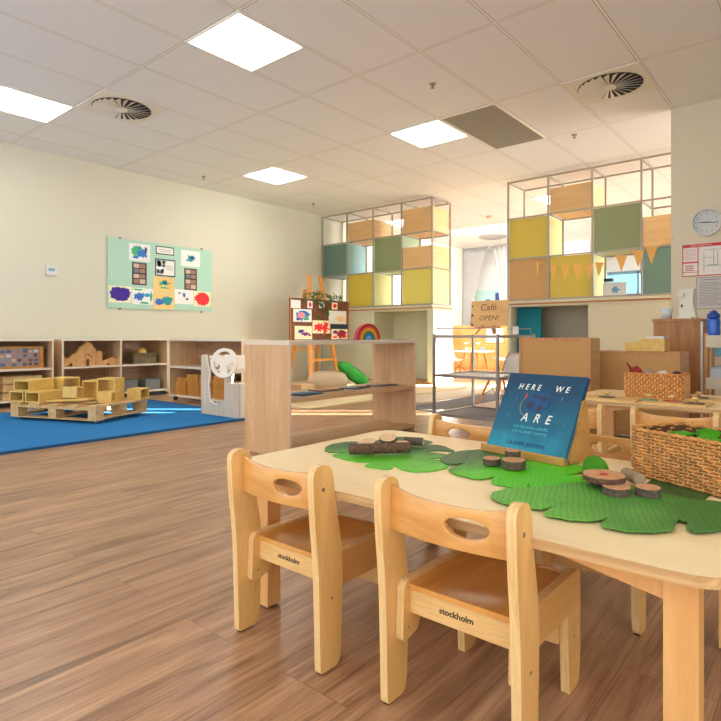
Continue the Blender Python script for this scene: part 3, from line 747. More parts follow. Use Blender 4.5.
L3 =(1.178, 0.333, [(-0.065,0.236),(-0.025,0.238),(0.022,0.223),(0.054,0.190),(0.140,0.143),(0.193,0.092),(0.197,0.007),(0.176,-0.076),(0.183,-0.119),(0.189,-0.148),(0.180,-0.178),(0.116,-0.200),(0.045,-0.194),(-0.003,-0.174),(-0.030,-0.157),(-0.044,-0.134),(-0.015,-0.123),(0.002,-0.114),(-0.008,-0.106),(-0.047,-0.110),(-0.077,-0.098),(-0.104,-0.072),(-0.120,-0.031),(-0.106,-0.002),(-0.033,-0.014),(-0.086,0.006),(-0.115,0.039),(-0.121,0.065),(-0.114,0.102),(-0.025,0.092),(-0.079,0.109),(-0.097,0.130),(-0.104,0.175),(-0.089,0.216)])
L4 =(1.444, 0.282, [(-0.109,0.056),(-0.005,0.063),(0.131,0.050),(0.203,-0.003),(0.095,-0.056),(-0.046,-0.066),(-0.109,-0.047),(-0.163,0.006)])

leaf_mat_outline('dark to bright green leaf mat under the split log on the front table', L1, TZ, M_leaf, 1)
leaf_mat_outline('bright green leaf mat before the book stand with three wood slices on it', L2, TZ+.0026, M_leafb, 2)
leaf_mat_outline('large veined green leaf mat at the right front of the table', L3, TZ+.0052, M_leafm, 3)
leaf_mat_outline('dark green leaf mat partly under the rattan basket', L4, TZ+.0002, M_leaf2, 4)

# wood pieces on the table
def disc(name, label, cx, cy, r, h, z, bark, cut, mark=False, ry=1.):
    cx *= K; cy *= K; r *= K
    t = thing(name, label, 'wood slice', (cx, cy, z), 0, 'wood slices on the front table')
    rr = random.Random(int(cx*1000)); seg = 28; pts = []
    for k in range(seg):
        a = 2*PI*k/seg; q = r*(1+.05*math.sin(2*a+1)+.035*rr.uniform(-1,1)); pts.append((q*math.cos(a), q*ry*math.sin(a)))
    obj('bark', prism(pts, 0, h-.001, 'xy'), bark, t)
    obj('cut_face', prism([(x*.97, y*.97) for x, y in pts], h-.0009, h, 'xy'), cut, t)
    if mark: obj('painted_mark', prism(blob(0,0,r*.25,r*.22,.4,12,4), h+.0001, h+.0006, 'xy'), M_redpaint, t)
    return t
LZ = TZ+.008
disc('wood_slice','small wood slice, the left of three before the book stand',1.338,.684,.0235,.016,LZ,M_barkg,M_cuto)
disc('wood_slice','thicker wood slice, the right of three before the book stand',1.335,.622,.030,.021,LZ,M_barkg,M_cuto)
disc('wood_slice','small wood slice leaning nearest the book stand lip',1.40,.655,.0205,.03,LZ,M_barkg,M_cuto)
disc('wood_slice','wood slice beneath the big red marked one',1.252,.355,.029,.017,LZ,M_barkg,M_cuto)
disc('wood_slice','another wood slice hidden under the left of the big red marked one',1.315,.405,.027,.017,LZ,M_barkg,M_cuto)
disc('wood_slice','broad thin wood slice with a red painted spot, lying on another slice',1.288,.392,.046,.012,LZ+.0175,M_bark,M_cuto,True)
disc('wood_slice','single wood slice standing in front of the rattan basket',1.283,.302,.0255,.018,LZ,M_barkg,M_cuto)
def log(name, label, p0, p1, r, bark, cut, half=False):
    a, b = Vector((p0[0]*K, p0[1]*K, p0[2])), Vector((p1[0]*K, p1[1]*K, p1[2])); mid = (a+b)/2; d = b-a; ln = d.length
    t = thing(name, label, 'log', (mid.x, mid.y, mid.z), math.atan2(d.y, d.x), 'logs on the front table')
    pts = []; seg = 20
    for k in range(seg):
        an = (PI+PI*k/(seg-1)) if half else 2*PI*k/seg
        pts.append((r*math.cos(an), r*math.sin(an)*(1 if not half else 1)))
    obj('bark', prism(pts, -ln/2, ln/2, 'yz'), bark, t)
    ip = [(x*.9, y*.9+(0 if not half else -.0)) for x, y in pts]
    obj('cut_end', prism(ip, ln/2, ln/2+.0008, 'yz'), cut, t); obj('cut_end', prism(ip, -ln/2-.0008, -ln/2, 'yz'), cut, t)
    if half: obj('split_face', boxes((-ln/2,ln/2,-r*.95,r*.95,.0002,.0012)), cut, t)
    return t
log('split_log','dark barked split log lying at the left end of the table',(1.185,1.035,LZ+.016),(1.315,.925,LZ+.016),.0155,M_bark,M_bark)
log('twig_piece','short round branch piece at the right of the split log',(1.405,1.008,LZ+.012),(1.428,.955,LZ+.012),.0122,M_barkg,M_cut)
log('branch_piece','short grey branch piece lying between slices and rattan basket',(1.395,.375,LZ+.013),(1.355,.336,LZ+.013),.0145,C('pale_bark',(150,124,98),.9),C('grey_cut',(168,142,112)))
t = disc('leaning_slice','oval wood slice leaning on the split log',1.318,1.003,.024,.011,LZ+.016,M_bark,M_cut,False,.8); t.rotation_euler = Vector((-.45,-.3,.85)).to_track_quat('Z','Y').to_euler(); t.location.z += .012
t = disc('flat_slice','pale wood slice lying behind the split log, left',1.275,1.045,.028,.012,LZ+.012,M_bark,M_cut); t.rotation_euler = (-.1,-.2,.3)
t = disc('flat_slice','small pale wood slice at the right end of the split log',1.37,.99,.02,.012,LZ+.004,M_bark,M_cut)
# mossy stone
bm = bmesh.new(); bmesh.ops.create_icosphere(bm, subdivisions=4, radius=1)
for v in bm.verts:
    p = v.co.copy(); q = 1+.05*noise.noise(p*2); v.co = Vector((p.x*.022*q, p.y*.040*q, max(p.z*.036*q, -.012)))
    v.co.z += .012; v.co += p*.0012*noise.noise(p*40)
tag(obj('moss_pebble', bm, plain('moss_felt', S(84,168,26), .95, bump=1., bscale=500, var=.25), None, (1.40*K,.445*K,LZ-.003), (0,0,-.6), True), 'fuzzy green felt pebble behind the red marked wood slice', 'pebble')

# ------------------------------------------------------------------ book on its stand
Bk = Vector((1.493*K, .795*K, TZ+.0052)); Be = Vector((1.437*K, .530*K, TZ+.0052)); dirv = (Be-Bk); yaw = math.atan2(dirv.y, dirv.x)
mid = (Bk+Be)/2
t = thing('book_stand', 'bamboo book stand with a lip holding the blue book', 'book stand', mid, yaw)   # local x: along the lip to the right, local y: towards the back
w = .138
obj('lip', bev(prism(rounded([(-.006,0),(.012,0),(.012,.006),(.004,.008),(.002,.022),(-.006,.022)], .003), -w, w, 'yz'), .001), M_stand, t)
TILT = math.radians(29)
back = bmesh.new(); prism([(.012,.0),(.018,.0),(.018+.19*math.sin(TILT), .19*math.cos(TILT)),(.012+.19*math.sin(TILT), .19*math.cos(TILT))], -w+.012, w-.008, 'yz', back)
for v in back.verts: v.co.y += .006
obj('back_board', back, M_stand, t)
for sx in (-1,1):
    x0, x1 = sorted((sx*(w-.008), sx*(w-.02)))
    obj('side_support', bev(prism(rounded([(.03,0),(.135,0),(.135,.02),(.03+.19*math.sin(TILT),.2*math.cos(TILT)-.01),(.02+.155*math.sin(TILT),.165)], .006), x0, x1, 'yz'), .001), M_stand, t)
bk = bpy.data.objects.new('picture_book', None); COL.objects.link(bk); bk.empty_display_size = .05
tag(bk, 'blue picture book titled HERE WE ARE propped on the bamboo stand', 'book')
nb = Vector((-math.sin(yaw), math.cos(yaw), 0))
bk.location = mid+nb*.0052+Vector((0,0,.0085)); bk.rotation_euler = (-TILT, 0, yaw)
hw, hh = .129, .250
M_cover = None
def cover_mat():
    m, nt, b = newmat('night_blue_cover'); n = nt.nodes; l = nt.links
    tc = n.new('ShaderNodeTexCoord'); sp_ = n.new('ShaderNodeSeparateXYZ'); l.new(tc.outputs['Object'], sp_.inputs[0])
    nz = n.new('ShaderNodeTexNoise'); nz.inputs['Scale'].default_value = 14; nz.inputs['Detail'].default_value = 6; l.new(tc.outputs['Object'], nz.inputs['Vector'])
    ad = n.new('ShaderNodeMath'); ad.operation = 'MULTIPLY_ADD'; l.new(nz.outputs['Fac'], ad.inputs[0]); ad.inputs[1].default_value = .16; l.new(sp_.outputs['Z'], ad.inputs[2])
    r = n.new('ShaderNodeValToRGB'); e = r.color_ramp.elements; e[0].position = .08; e[0].color = S(16,146,168); e[1].position = .3; e[1].color = S(2,58,88)
    k = e.new(.15); k.color = S(6,98,126); l.new(ad.outputs[0], r.inputs['Fac'])
    vo = n.new('ShaderNodeTexVoronoi'); vo.inputs['Scale'].default_value = 46; l.new(tc.outputs['Object'], vo.inputs['Vector'])
    lt = n.new('ShaderNodeMath'); lt.operation = 'LESS_THAN'; l.new(vo.outputs['Distance'], lt.inputs[0]); lt.inputs[1].default_value = .07
    mx = n.new('ShaderNodeMix'); mx.data_type = 'RGBA'; l.new(lt.outputs[0], mx.inputs[0]); l.new(r.outputs['Color'], mx.inputs[6]); mx.inputs[7].default_value = S(110,190,210)
    l.new(mx.outputs[2], b.inputs['Base Color']); b.inputs['Roughness'].default_value = .35
    return m
obj('cover', bev(boxes((-hw,hw,0,.0025,0,hh),(-hw,hw,.0135,.016,0,hh),(hw-.003,hw,.0025,.0135,0,hh)), .0006, 1), cover_mat(), bk)
obj('pages', boxes((-hw+.003,hw-.0035,.0026,.0134,.003,hh-.003)), M_paper, bk)
def ctext(s, x, z, size, mat, name='title_lettering', shear=.2, sx=1., sp_=1.):
    bm = text_bm(s, size, .0003, shear, space=sp_, bold=.0002)
    for v in bm.verts: v.co = Vector((v.co.x*sx+x, -.0007-v.co.z*.5, v.co.y+z))
    return obj(name, bm, mat, bk)
cw = C('cover_cream',(236,234,220)); cb = C('cover_pale_blue',(70,170,190))
ctext('HERE', -.045, .206, .026, cw, sx=.85, sp_=1.75); ctext('WE', .063, .206, .026, cw, sx=.9, sp_=1.7); ctext('ARE', .008, .110, .038, cw, sx=.85, sp_=2.2)
ctext('NOTES FOR LIVING', 0, .080, .011, cb, 'subtitle_lettering', 0, 1.2); ctext('ON PLANET EARTH', 0, .066, .011, cb, 'subtitle_lettering', 0, 1.2)
ctext('OLIVER JEFFERS', 0, .030, .017, C('cover_dark_blue',(10,60,110)), 'author_lettering', 0, 1.1)
bm = prism(blob(.0,.161,.036,.033,.0,36,1), -.0010, -.0004, 'xz'); gl = obj('globe_picture', bm, C('globe_blue',(10,66,118)), bk)
bm = bmesh.new()
for k, (a, b_, c_, d) in enumerate(((-.025,.150,.010,.012),(.016,.172,.012,.009),(-.012,.178,.012,.006),(.010,.142,.010,.008))): prism(blob(a,b_,c_,d,.4,12,k+8), -.0014, -.0011, 'xz', bm)
obj('land_shape', bm, C('globe_land',(44,48,60)), gl)
bm = bmesh.new(); tube(bm, [(-.046+.004*math.sin(k*.5)*0-.010*math.sin(k/10*PI)+.0*k, -.0009, .172-.05*k/10) for k in range(11)]+[(-.036,-.0009,.117),(-.024,-.0009,.115)], .0009, 6)
obj('rocket_trail', bm, C('trail_tan',(170,150,120)), bk)
obj('rocket', prism([(-.048,.172),(-.043,.172),(-.043,.182),(-.0455,.187),(-.048,.182)], -.0012, -.0005, 'xz'), C('rocket_red',(220,60,60)), bk)

# ------------------------------------------------------------------ woven baskets
def rr_path(hx, hy, r, n):
    pts = rounded([(-hx,-hy),(hx,-hy),(hx,hy),(-hx,hy)], r, 6); P = [Vector((x, y)) for x, y in pts]; L = [0]
    for i in range(len(P)): L.append(L[-1]+(P[(i+1)%len(P)]-P[i]).length)
    out = []
    for k in range(n):
        s = L[-1]*k/n; i = max(j for j in range(len(P)) if L[j] <= s+1e-9)
        a, b = P[i], P[(i+1)%len(P)]; f = (s-L[i])/max(1e-6, L[i+1]-L[i]); p = a.lerp(b, f)
        tn = (b-a).normalized() if (b-a).length > 1e-6 else Vector((1,0)); out.append((p, Vector((tn.y, -tn.x))))
    return out
M_rattan = plain('rattan', S(198,136,70), .6, var=.35, bscale=45)
M_rattandark = plain('rattan_core', S(96,58,26), .8)
M_rattanlight = plain('rattan_light', S(236,200,142), .55, var=.2, bscale=60)
def basket(name, label, hx, hy, h, loc, rz, rows, stakes, mat, group=None, lightstep=True):
    t = thing(name, label, 'basket', loc, rz, group)
    # dark core wall and floor
    bm = bmesh.new(); path = rr_path(hx, hy, .03, 64); c0 = []; 
    for dz in (.002, h-.004):
        for off in (-.0025, -.004): c0.append([bm.verts.new((p.x+nv.x*off, p.y+nv.y*off, dz)) for p, nv in path])
    o0, i0, o1, i1 = c0; n = 64
    for k in range(n):
        j = (k+1)%n
        bm.faces.new((o0[k], o0[j], o1[j], o1[k])); bm.faces.new((i0[k], i1[k], i1[j], i0[j])); bm.faces.new((o1[k], o1[j], i1[j], i1[k])); bm.faces.new((o0[k], i0[k], i0[j], o0[j]))
    bm.faces.new([bm.verts.new((p.x*.97, p.y*.97, .004)) for p, nv in path])
    obj('core_wall', bm, M_rattandark, t)
    # horizontal weavers going in and out
    N = stakes*4; path = rr_path(hx, hy, .03, N); rh = h/rows; bm = bmesh.new()
    for r_ in range(rows):
        flare = 1; z = rh*(r_+.5); pts = []
        for k, (p, nv) in enumerate(path):
            s = .0022*math.sin(2*PI*(k/8)+r_*PI*.5)
            pts.append((p.x+nv.x*s, p.y+nv.y*s, z))
        tube(bm, pts, rh*.52, 5, closed=True)
    obj('weavers', bm, mat, t, smooth=True)
    # light slanting strands over the weave
    if lightstep:
        bm = bmesh.new(); P2 = rr_path(hx, hy, .03, stakes*2)
        for k in range(stakes*2):
            for r_ in range(rows//2):
                rr2 = r_*2+(k % 2)
                if rr2 >= rows-1: continue
                p, nv = P2[k]; q, nq = P2[(k+1) % len(P2)]; z0 = rh*(rr2+.15); z1 = rh*(rr2+1.75)
                mid_ = (p.lerp(q, .18)); 
                tube(bm, [(p.x+nv.x*.001, p.y+nv.y*.001, z0), (mid_.x+nv.x*.0052, mid_.y+nv.y*.0052, (z0+z1)/2), (p.lerp(q,.36).x+nq.x*.001, p.lerp(q,.36).y+nq.y*.001, z1)], rh*.27, 5)
        obj('binding_strands', bm, M_rattanlight, t, smooth=True)
    bm = bmesh.new(); pr = rr_path(hx+.001, hy+.001, .03, 160)
    for ph in (0, PI):
        tube(bm, [(p.x+nv.x*.003*math.sin(k*.9+ph), p.y+nv.y*.003*math.sin(k*.9+ph), h-.001+.002*math.cos(k*.9+ph)) for k, (p, nv) in enumerate(pr)], .0032, 6, closed=True)
    obj('rim', bm, mat, t, smooth=True)
    return t
# near face runs from (1.486,.393) to (1.381,.187)
ang = math.atan2(.187-.393, 1.381-1.486)   # direction of the near long face
u = Vector((math.cos(ang), math.sin(ang))); nrm = Vector((-u.y, u.x)); 
if nrm.x < 0: nrm = -nrm
hx_, hy_ = .139, .09
cen = Vector((1.486*K, .393*K))+u*(hx_)+nrm*(-.0)
# depth direction away from camera (towards +x)
cen = cen+Vector((-u.y*-1, u.x*-1))*0 + nrm*hy_
basket('rattan_basket','woven rattan basket of green leaves at the right end of the front table',hx_,hy_,.115,(cen.x,cen.y,TZ+.003),ang,15,36,M_rattan)
# leaves inside
bc = cen
def small_leaf(bm, c_, L, W, rot, tilt):
    n = 10; R3 = Matrix.Rotation(rot, 3, 'Z') @ Matrix.Rotation(tilt, 3, 'Y'); top = []; 
    rows_ = []
    for i in range(n+1):
        u_ = i/n; w_ = W*math.sin(PI*min(1, u_*.93+.03))**.8; x = L*(u_-.5); z = .012*math.sin(PI*u_)
        rows_.append([bm.verts.new(R3 @ Vector((x, w_*s, z-abs(s)*.006))+Vector(c_)) for s in (-1,-.5,0,.5,1)])
    for a, b in zip(rows_, rows_[1:]):
        for k in range(4): bm.faces.new((a[k], a[k+1], b[k+1], b[k]))
M_lf = plain('bright_leaf', S(104,206,44), .5, bump=.3, bscale=80, var=.2)
rr_ = random.Random(5)
for k in range(9):
    bm = bmesh.new(); a = rr_.uniform(-.07,.09); b = rr_.uniform(-.045,.045)
    p = Vector((bc.x, bc.y))+u*a+nrm*b
    small_leaf(bm, (0,0,0), .11, .026, rr_.uniform(0,6.28), rr_.uniform(-.25,.25))
    r = bmesh.ops.solidify(bm, geom=bm.faces[:], thickness=.0012)
    o = obj('loose_leaf', bm, M_lf if k % 4 else M_leafb, None, (p.x, p.y, TZ+.094+.002*k), smooth=True)
    tag(o, 'green leaf piled in the rattan basket on the front table', 'leaf', 'leaves in the rattan basket')
bm = bmesh.new(); bmesh.ops.create_icosphere(bm, subdivisions=3, radius=.016); p = Vector((bc.x, bc.y))+u*.02-nrm*.055
tag(obj('pale_pebble', bm, C('pale_aqua',(170,215,215)), None, (p.x,p.y,TZ+.088), smooth=True), 'pale aqua pebble among the leaves in the rattan basket', 'pebble')
# fill under leaves
tag(obj('leaf_heap', prism([(q.x*.9, q.y*.9) for q, _ in rr_path(hx_-.008, hy_-.008, .03, 40)], .008, .086, 'xy'), M_leafdark, None, (bc.x,bc.y,TZ+.003), (0,0,ang)), 'heap of green leaf litter deep in the rattan basket', 'leaves', kind='stuff')

# second basket with scarves
basket('woven_basket','orange woven basket of cloths on the far puzzle table',.148,.095,.138,(3.55,.79,TZ),PI/2,11,34,plain('rattan_orange', S(206,136,64), .6, var=.3, bscale=60),None,True)
rr_ = random.Random(11)
for k, (lb, rgb) in enumerate((('dark red folded cloth at the left of the orange woven basket',(150,50,40)),('grey cloth bundled in the orange woven basket',(150,150,140)),('white cloth bundled in the orange woven basket',(220,216,205)),('dark patterned cloth in the orange woven basket',(70,60,66)))):
    bm = bmesh.new(); bmesh.ops.create_icosphere(bm, subdivisions=3, radius=1)
    for v in bm.verts:
        p = v.co.copy(); q = 1+.25*noise.noise(p*2.3+Vector((k*5,0,0))); v.co = Vector((p.x*.045*q, p.y*.030*q, p.z*.035*q))
    tag(obj('cloth_bundle', bm, C('cloth_%s' % 'abcd'[k], rgb, .9), None, (3.53, .895-.07*k, TZ+.118+(.02 if k == 0 else 0)), (0,0,0), True), lb, 'cloth', 'cloths in the woven basket')
bm = bmesh.new(); small_leaf(bm, (0,0,0), .07, .012, 1.2, -1.1); bmesh.ops.solidify(bm, geom=bm.faces[:], thickness=.003)
tag(obj('toy_feather', bm, C('feather_red',(150,60,40)), None, (3.47,.915,TZ+.165)), 'dark red toy sticking up from the orange woven basket', 'toy')

# knob puzzles
def knob_puzzle(label, x, y, knobs, cols):
    t = thing('knob_puzzle', label, 'puzzle', (x*K, y*K, TZ), 0, 'knob puzzles on the far table')
    obj('board', bev(boxes((-.11,.11,-.15,.15,0,.009)), .002), M_birch, t)
    for k, (a, b) in enumerate(knobs):
        p = obj('puzzle_piece', prism(blob(a,b,.035,.045,.15,14,k), .0095, .013, 'xy'), C('puzzle_%s' % cols[k % len(cols)], {'grey':(90,86,80),'red':(190,90,80),'green':(130,160,130)}[cols[k % len(cols)]]), t)
        bm = bmesh.new(); lathe(bm, [(.006,.013),(.006,.022),(.016,.030),(.018,.036),(.014,.042),(0,.044)], 14, (a,b,0)); obj('knob', bm, M_birch, p, smooth=True)
knob_puzzle('knob puzzle board at the left end of the far table', 3.18, .93, [(0,.02)], ['grey'])
knob_puzzle('knob puzzle board in front of the orange woven basket', 3.18, .62, [(0,.13),(.01,.02),(-.03,-.09)], ['green','red','grey'])
knob_puzzle('knob puzzle board at the right of the far table', 3.46, .47, [(0,.1),(.02,-.05)], ['grey','green'])
knob_puzzle('knob puzzle board at the right front of the far table', 3.19, .25, [(.04,-.03)], ['green'])

# ------------------------------------------------------------------ open foreground shelf
t = thing('open_shelf_unit', 'pale ash open shelf unit standing behind the front table', 'shelf unit', (2.345, 2.53, 0))
Lx, Dy = 1.335, .42
for nm, x0, x1 in (('end_panel',0,.016),('end_panel',Lx-.016,Lx)):
    p = obj(nm, bev(boxes((x0,x1,0,Dy,0,.685)), .0015), M_ash, t)
    obj('edge_band', boxes((x0+.001,x1-.001,-.0015,0,.001,.684)), M_ashedge, p)
obj('top_board', bev(boxes((-.004,Lx+.004,-.004,Dy,.6855,.709)), .002), M_ashedge, t)
p = obj('middle_shelf', bev(boxes((Lx*0+.0165,Lx-.0165,.0,Dy,.332,.352)), .0015), M_ashx, t)
p = obj('bottom_shelf', bev(boxes((Lx*0+.0165,Lx-.0165,.0,Dy,.03,.052)), .0015), M_ashx, t)
for k, (x, y, rz, rgb, lb) in enumerate(((2.66,2.72,.1,(70,130,170),'thin square puzzle at the left on the open shelf\'s middle board'),(2.95,2.80,-.1,(200,150,90),'orange toned thin puzzle, second from left on the open shelf'),(3.22,2.76,.15,(130,140,140),'grey thin puzzle, third from left on the open shelf'),(3.52,2.74,-.05,(150,130,110),'thin puzzle nearest the right panel of the open shelf'))):
    q = thing('tray_puzzle', lb, 'puzzle', (x, y, .3525), rz, 'thin puzzles on the open shelf')
    obj('tray', bev(boxes((-.105,.105,-.075,.075,0,.007)), .002), C('puzzle_slate',(70,96,110)), q)
    pc = [(-.098+.066*i, -.068+.070*j) for i in range(3) for j in range(2)]
    for i, (a, b) in enumerate(pc): obj('picture_piece', boxes((a,a+.063,b,b+.066,.0071,.009)), C('pz%s%d' % ('abcdef'[i], k), tuple(min(255, c_+[0,40,-30,20,-10,50][i]) for c_ in rgb)), q)
# rainbow
q = thing('wooden_rainbow', 'stacking wooden rainbow on top of the open shelf unit', 'toy', (3.415, 2.80, .7095))
for i, (r, rgb) in enumerate(((.142,(176,24,50)),(.125,(226,84,36)),(.102,(240,160,30)),(.080,(60,140,60)),(.058,(30,110,180)),(.038,(110,170,220)))):
    ri = r-.0225; n = 24; pts = [(r*math.cos(PI*k/n), r*math.sin(PI*k/n)*.9) for k in range(n+1)]+[(ri*math.cos(PI*k/n), ri*math.sin(PI*k/n)*.9) for k in range(n, -1, -1)]
    if i == 5: pts = [(r*math.cos(PI*k/n), r*math.sin(PI*k/n)*.9) for k in range(n+1)]+[(.016*math.cos(PI*k/n), .016*math.sin(PI*k/n)*.9) for k in range(n, -1, -1)]
    obj('arch', prism(pts, -.016, .016), C('rainbow_%s' % 'abcdef'[i], rgb, .4), q)
tag(obj('slate_tray', bev(boxes((3.50,3.66,2.60,2.78,.7095,.7155)), .002), C('slate',(150,150,150))), 'thin grey tray on the open shelf top beside the rainbow', 'tray')
tag(obj('slate_tray', bev(boxes((2.72,3.08,2.60,2.80,.7095,.714)), .002), C('slate',(150,150,150))), 'thin grey tray on the open shelf top left of the rainbow', 'tray')
bm = boxes((4.78,5.02,4.95,5.19,.0145,.15)); tag(obj('wooden_crate_block', bev(bm,.004), M_ashx, None), 'pale wooden block on the beige rug by the left cushion', 'block')
bm = bmesh.new(); bmesh.ops.create_icosphere(bm, subdivisions=3, radius=.05); 
for v in bm.verts: v.co = Vector((v.co.x*1.3, v.co.y, v.co.z*.8))
tag(obj('orange_toy', bm, C('orange_toy',(190,80,50)), None, (5.17,5.0,.055), smooth=True), 'small orange toy between the wooden block and the beige cushion', 'toy')

# ------------------------------------------------------------------ shelves along the left wall
def shelf_unit(label, loc, rz, W, D, divs, z0, z1, zm, castors=False, backm=None):
    t = thing('storage_shelf', label, 'shelf unit', loc, rz, 'low storage shelves by the left wall')
    w = .02
    for x in [0]+divs+[W-w]:
        p = obj('divider' if 0 < x < W-w else 'side_panel', bev(boxes((x,x+w,0,D,z0,z1-w)), .0015), M_ash, t)
        obj('edge_band', boxes((x+.001,x+w-.001,-.0015,0,z0,z1-w)), M_ashedge, p)
    obj('back_board', boxes((w,W-w,D-.012,D-.001,z0+w,z1-w)), M_ashd, t)
    obj('top_board', bev(boxes((-.003,W+.003,-.003,D,z1-w+.0005,z1)), .0015), M_ashedge, t)
    obj('bottom_board', bev(boxes((w,W-w,.0,D-.013,z0,z0+w)), .0015), M_ashedge, t)
    xs = [0]+divs+[W-w]
    for a, b in zip(xs, xs[1:]): obj('shelf_board', bev(boxes((a+w+.0005,b-.0005,.0,D-.013,zm-w,zm)), .0015), M_ashedge, t)
    if castors:
        for x in (.06, W-.06):
            for y in (.05, D-.05):
                bm = bmesh.new(); lathe(bm, [(.024,-.01),(.024,.01)], 16, (x,y,.024), 'x'); box(bm, x-.015,x+.015,y-.015,y+.015,.026,z0-.0005); obj('castor', bm, M_black, t)
    else: obj('plinth', boxes((.01,W-.01,.03,D-.02,0,z0-.0005)), M_black, t)
    return t
shelf_unit('low shelf unit with crate and mirror box at the photo\'s left edge', (1.25,6.55,0), 0, 1.35, .385, [.66], .05, .705, .395)
shelf_unit('low two bay shelf unit with wooden castle blocks and a basket', (2.685,6.55,0), 0, 1.30, .385, [.665], .05, .705, .395)
shelf_unit('low shelf unit on castors turned sideways, filled with orange blocks', (3.62,5.94,0), -PI/2, 1.35, .36, [], .05, .705, .395, True)

# mirror collage box on upper shelf
t = thing('mirror_collage_box', 'wooden framed box of silver mirror pieces on the leftmost shelf', 'box', (2.22, 6.62, .3955))
obj('frame', boxes((-.25,.30,0,.02,0,.022),(-.25,.30,0,.02,.215,.232),(.262,.30,0,.02,.0225,.2145),(-.25,-.225,0,.02,.0225,.2145),(-.25,.30,.06,.07,0,.23)), M_blockin, t)
rr_ = random.Random(3); cl = [C('mir_%d' % i, c_, .3) for i, c_ in enumerate(((150,150,160),(200,205,210),(110,90,80),(170,140,130),(90,110,140),(220,180,150)))]
obj('backing', boxes((-.225,.262,.012,.018,.0225,.2145)), cl[3], t)
for i in range(9):
    for j in range(4):
        x = -.22+.0535*i; z = .026+.047*j
        obj('mirror_piece', boxes((x,x+rr_.uniform(.03,.05),.004+rr_.uniform(0,.004),.0115,z,z+rr_.uniform(.02,.042))), rr_.choice(cl), t)
# crate
t = thing('slatted_crate', 'pale slatted wooden crate on the leftmost lower shelf', 'crate', (2.31, 6.60, .0705))
for z in (0,.085,.17):
    obj('slat', bev(boxes((-.19,.19,0,.012,z+.002,z+.075)), .002), M_pallet, t); obj('slat', bev(boxes((-.19,.19,.24,.252,z+.002,z+.075)), .002), M_pallet, t)
    obj('slat', boxes((-.19,-.178,.013,.239,z+.002,z+.075)), M_pallet, t); obj('slat', boxes((.178,.19,.013,.239,z+.002,z+.075)), M_pallet, t)
for x in (-.178,.158): obj('corner_batten', boxes((x,x+.02,.0125,.03,0,.245)), M_pallet, t)
# castle blocks
def blk(name, label, pts, x, y, z, d=.05, mat=None):
    o = obj(name, bev(prism(pts, 0, d), .002), mat or M_castle, None, (x, y, z)); return tag(o, label, 'toy block', 'wooden blocks on the castle shelf')
castle = [(-.13,0),(-.045,0),(-.045,.09),(-.035,.12),(0,.14),(.035,.12),(.045,.09),(.045,0),(.09,0),(.09,.2),(.06,.215),(.045,.26),(.02,.262),(.012,.282),(-.02,.282),(-.035,.25),(-.085,.22),(-.13,.15)]
blk('castle_block','wooden castle shaped arch block in the middle of the shelf', castle, 3.00, 6.62, .3955)
blk('arch_block','inner arch block standing inside the wooden castle', [(-.04,0),(-.018,0),(-.018,.07),(0,.085),(.018,.07),(.018,0),(.04,0),(.04,.085),(.03,.112),(0,.13),(-.03,.112),(-.04,.085)], 3.00, 6.62, .3955)
blk('wave_block','wavy wooden block left of the castle block', [(-.09,0),(-.02,0),(-.01,.03),(.02,.04),(.03,0),(.07,0),(.07,.15),(.03,.14),(-.01,.10),(-.05,.10),(-.09,.14)], 2.80, 6.62, .3955)
blk('tower_block','plain tall block right of the castle block', [(-.035,0),(.035,0),(.035,.16),(.0,.175),(-.035,.16)], 3.13, 6.62, .3955)
blk('low_block','low wooden block farthest right on the castle shelf', [(-.09,0),(-.04,0),(-.02,.03),(.0,0),(.09,0),(.09,.08),(.03,.09),(-.03,.07),(-.09,.05)], 3.257, 6.62, .3955)
for k, (x, w_) in enumerate(((2.86,.1),(3.14,.12),(3.05,.06))):
    bm = bmesh.new(); lathe(bm, [(w_*.4,0),(w_*.5,.03),(w_*.45,.07),(w_*.2,.085),(0,.088)], 18, (x,6.66,.0705+.0))
    tag(obj('dark_dish', bm, M_black, smooth=True), 'dark round dish on the lower shelf beneath the castle blocks', 'dish', 'dark dishes on the lower shelf')
basket('wire_basket','dark woven basket on the shelf right of the castle blocks',.15,.09,.13,(3.73,6.74,.3955),0,8,26,plain('grey_willow', S(130,112,84), .8, var=.3, bscale=60),None,False)
bm = bmesh.new(); bmesh.ops.create_icosphere(bm, subdivisions=3, radius=.06); tag(obj('wooden_ball', bm, M_block, None, (3.73,6.74,.535), smooth=True), 'pale wooden ball in the dark woven basket', 'ball')
for x, lb in ((3.5,'grey felt bin on the lower shelf, the left one'),(3.8,'grey felt bin on the lower shelf, the right one')):
    bm = bmesh.new(); prism([(-.09,0),(.09,0),(.1,.13),(-.1,.13)], 0, .2, 'xz', bm); tag(obj('felt_bin', bev(bm,.008), M_bin, None, (x,6.6,.0705)), lb, 'bin', 'grey felt bins')
# stacked unit blocks in the right unit
rr_ = random.Random(8)
yy = 5.88
for col_ in range(5):
    y0 = 5.86-.235*col_; nrow = [4,5,5,5,4][col_]
    for r_ in range(nrow):
        z = .0705+.049*r_; bm = bev(boxes((-.07,.07,-.108,.108,0,.047)), .003)
        tag(obj('unit_block', bm, M_blockin, None, (3.72+rr_.uniform(0,.02), y0-.11, z), (0,0,rr_.uniform(-.02,.02))), 'orange wooden block stacked on the castored shelf', 'toy block', 'stacked orange blocks on the castored shelf')

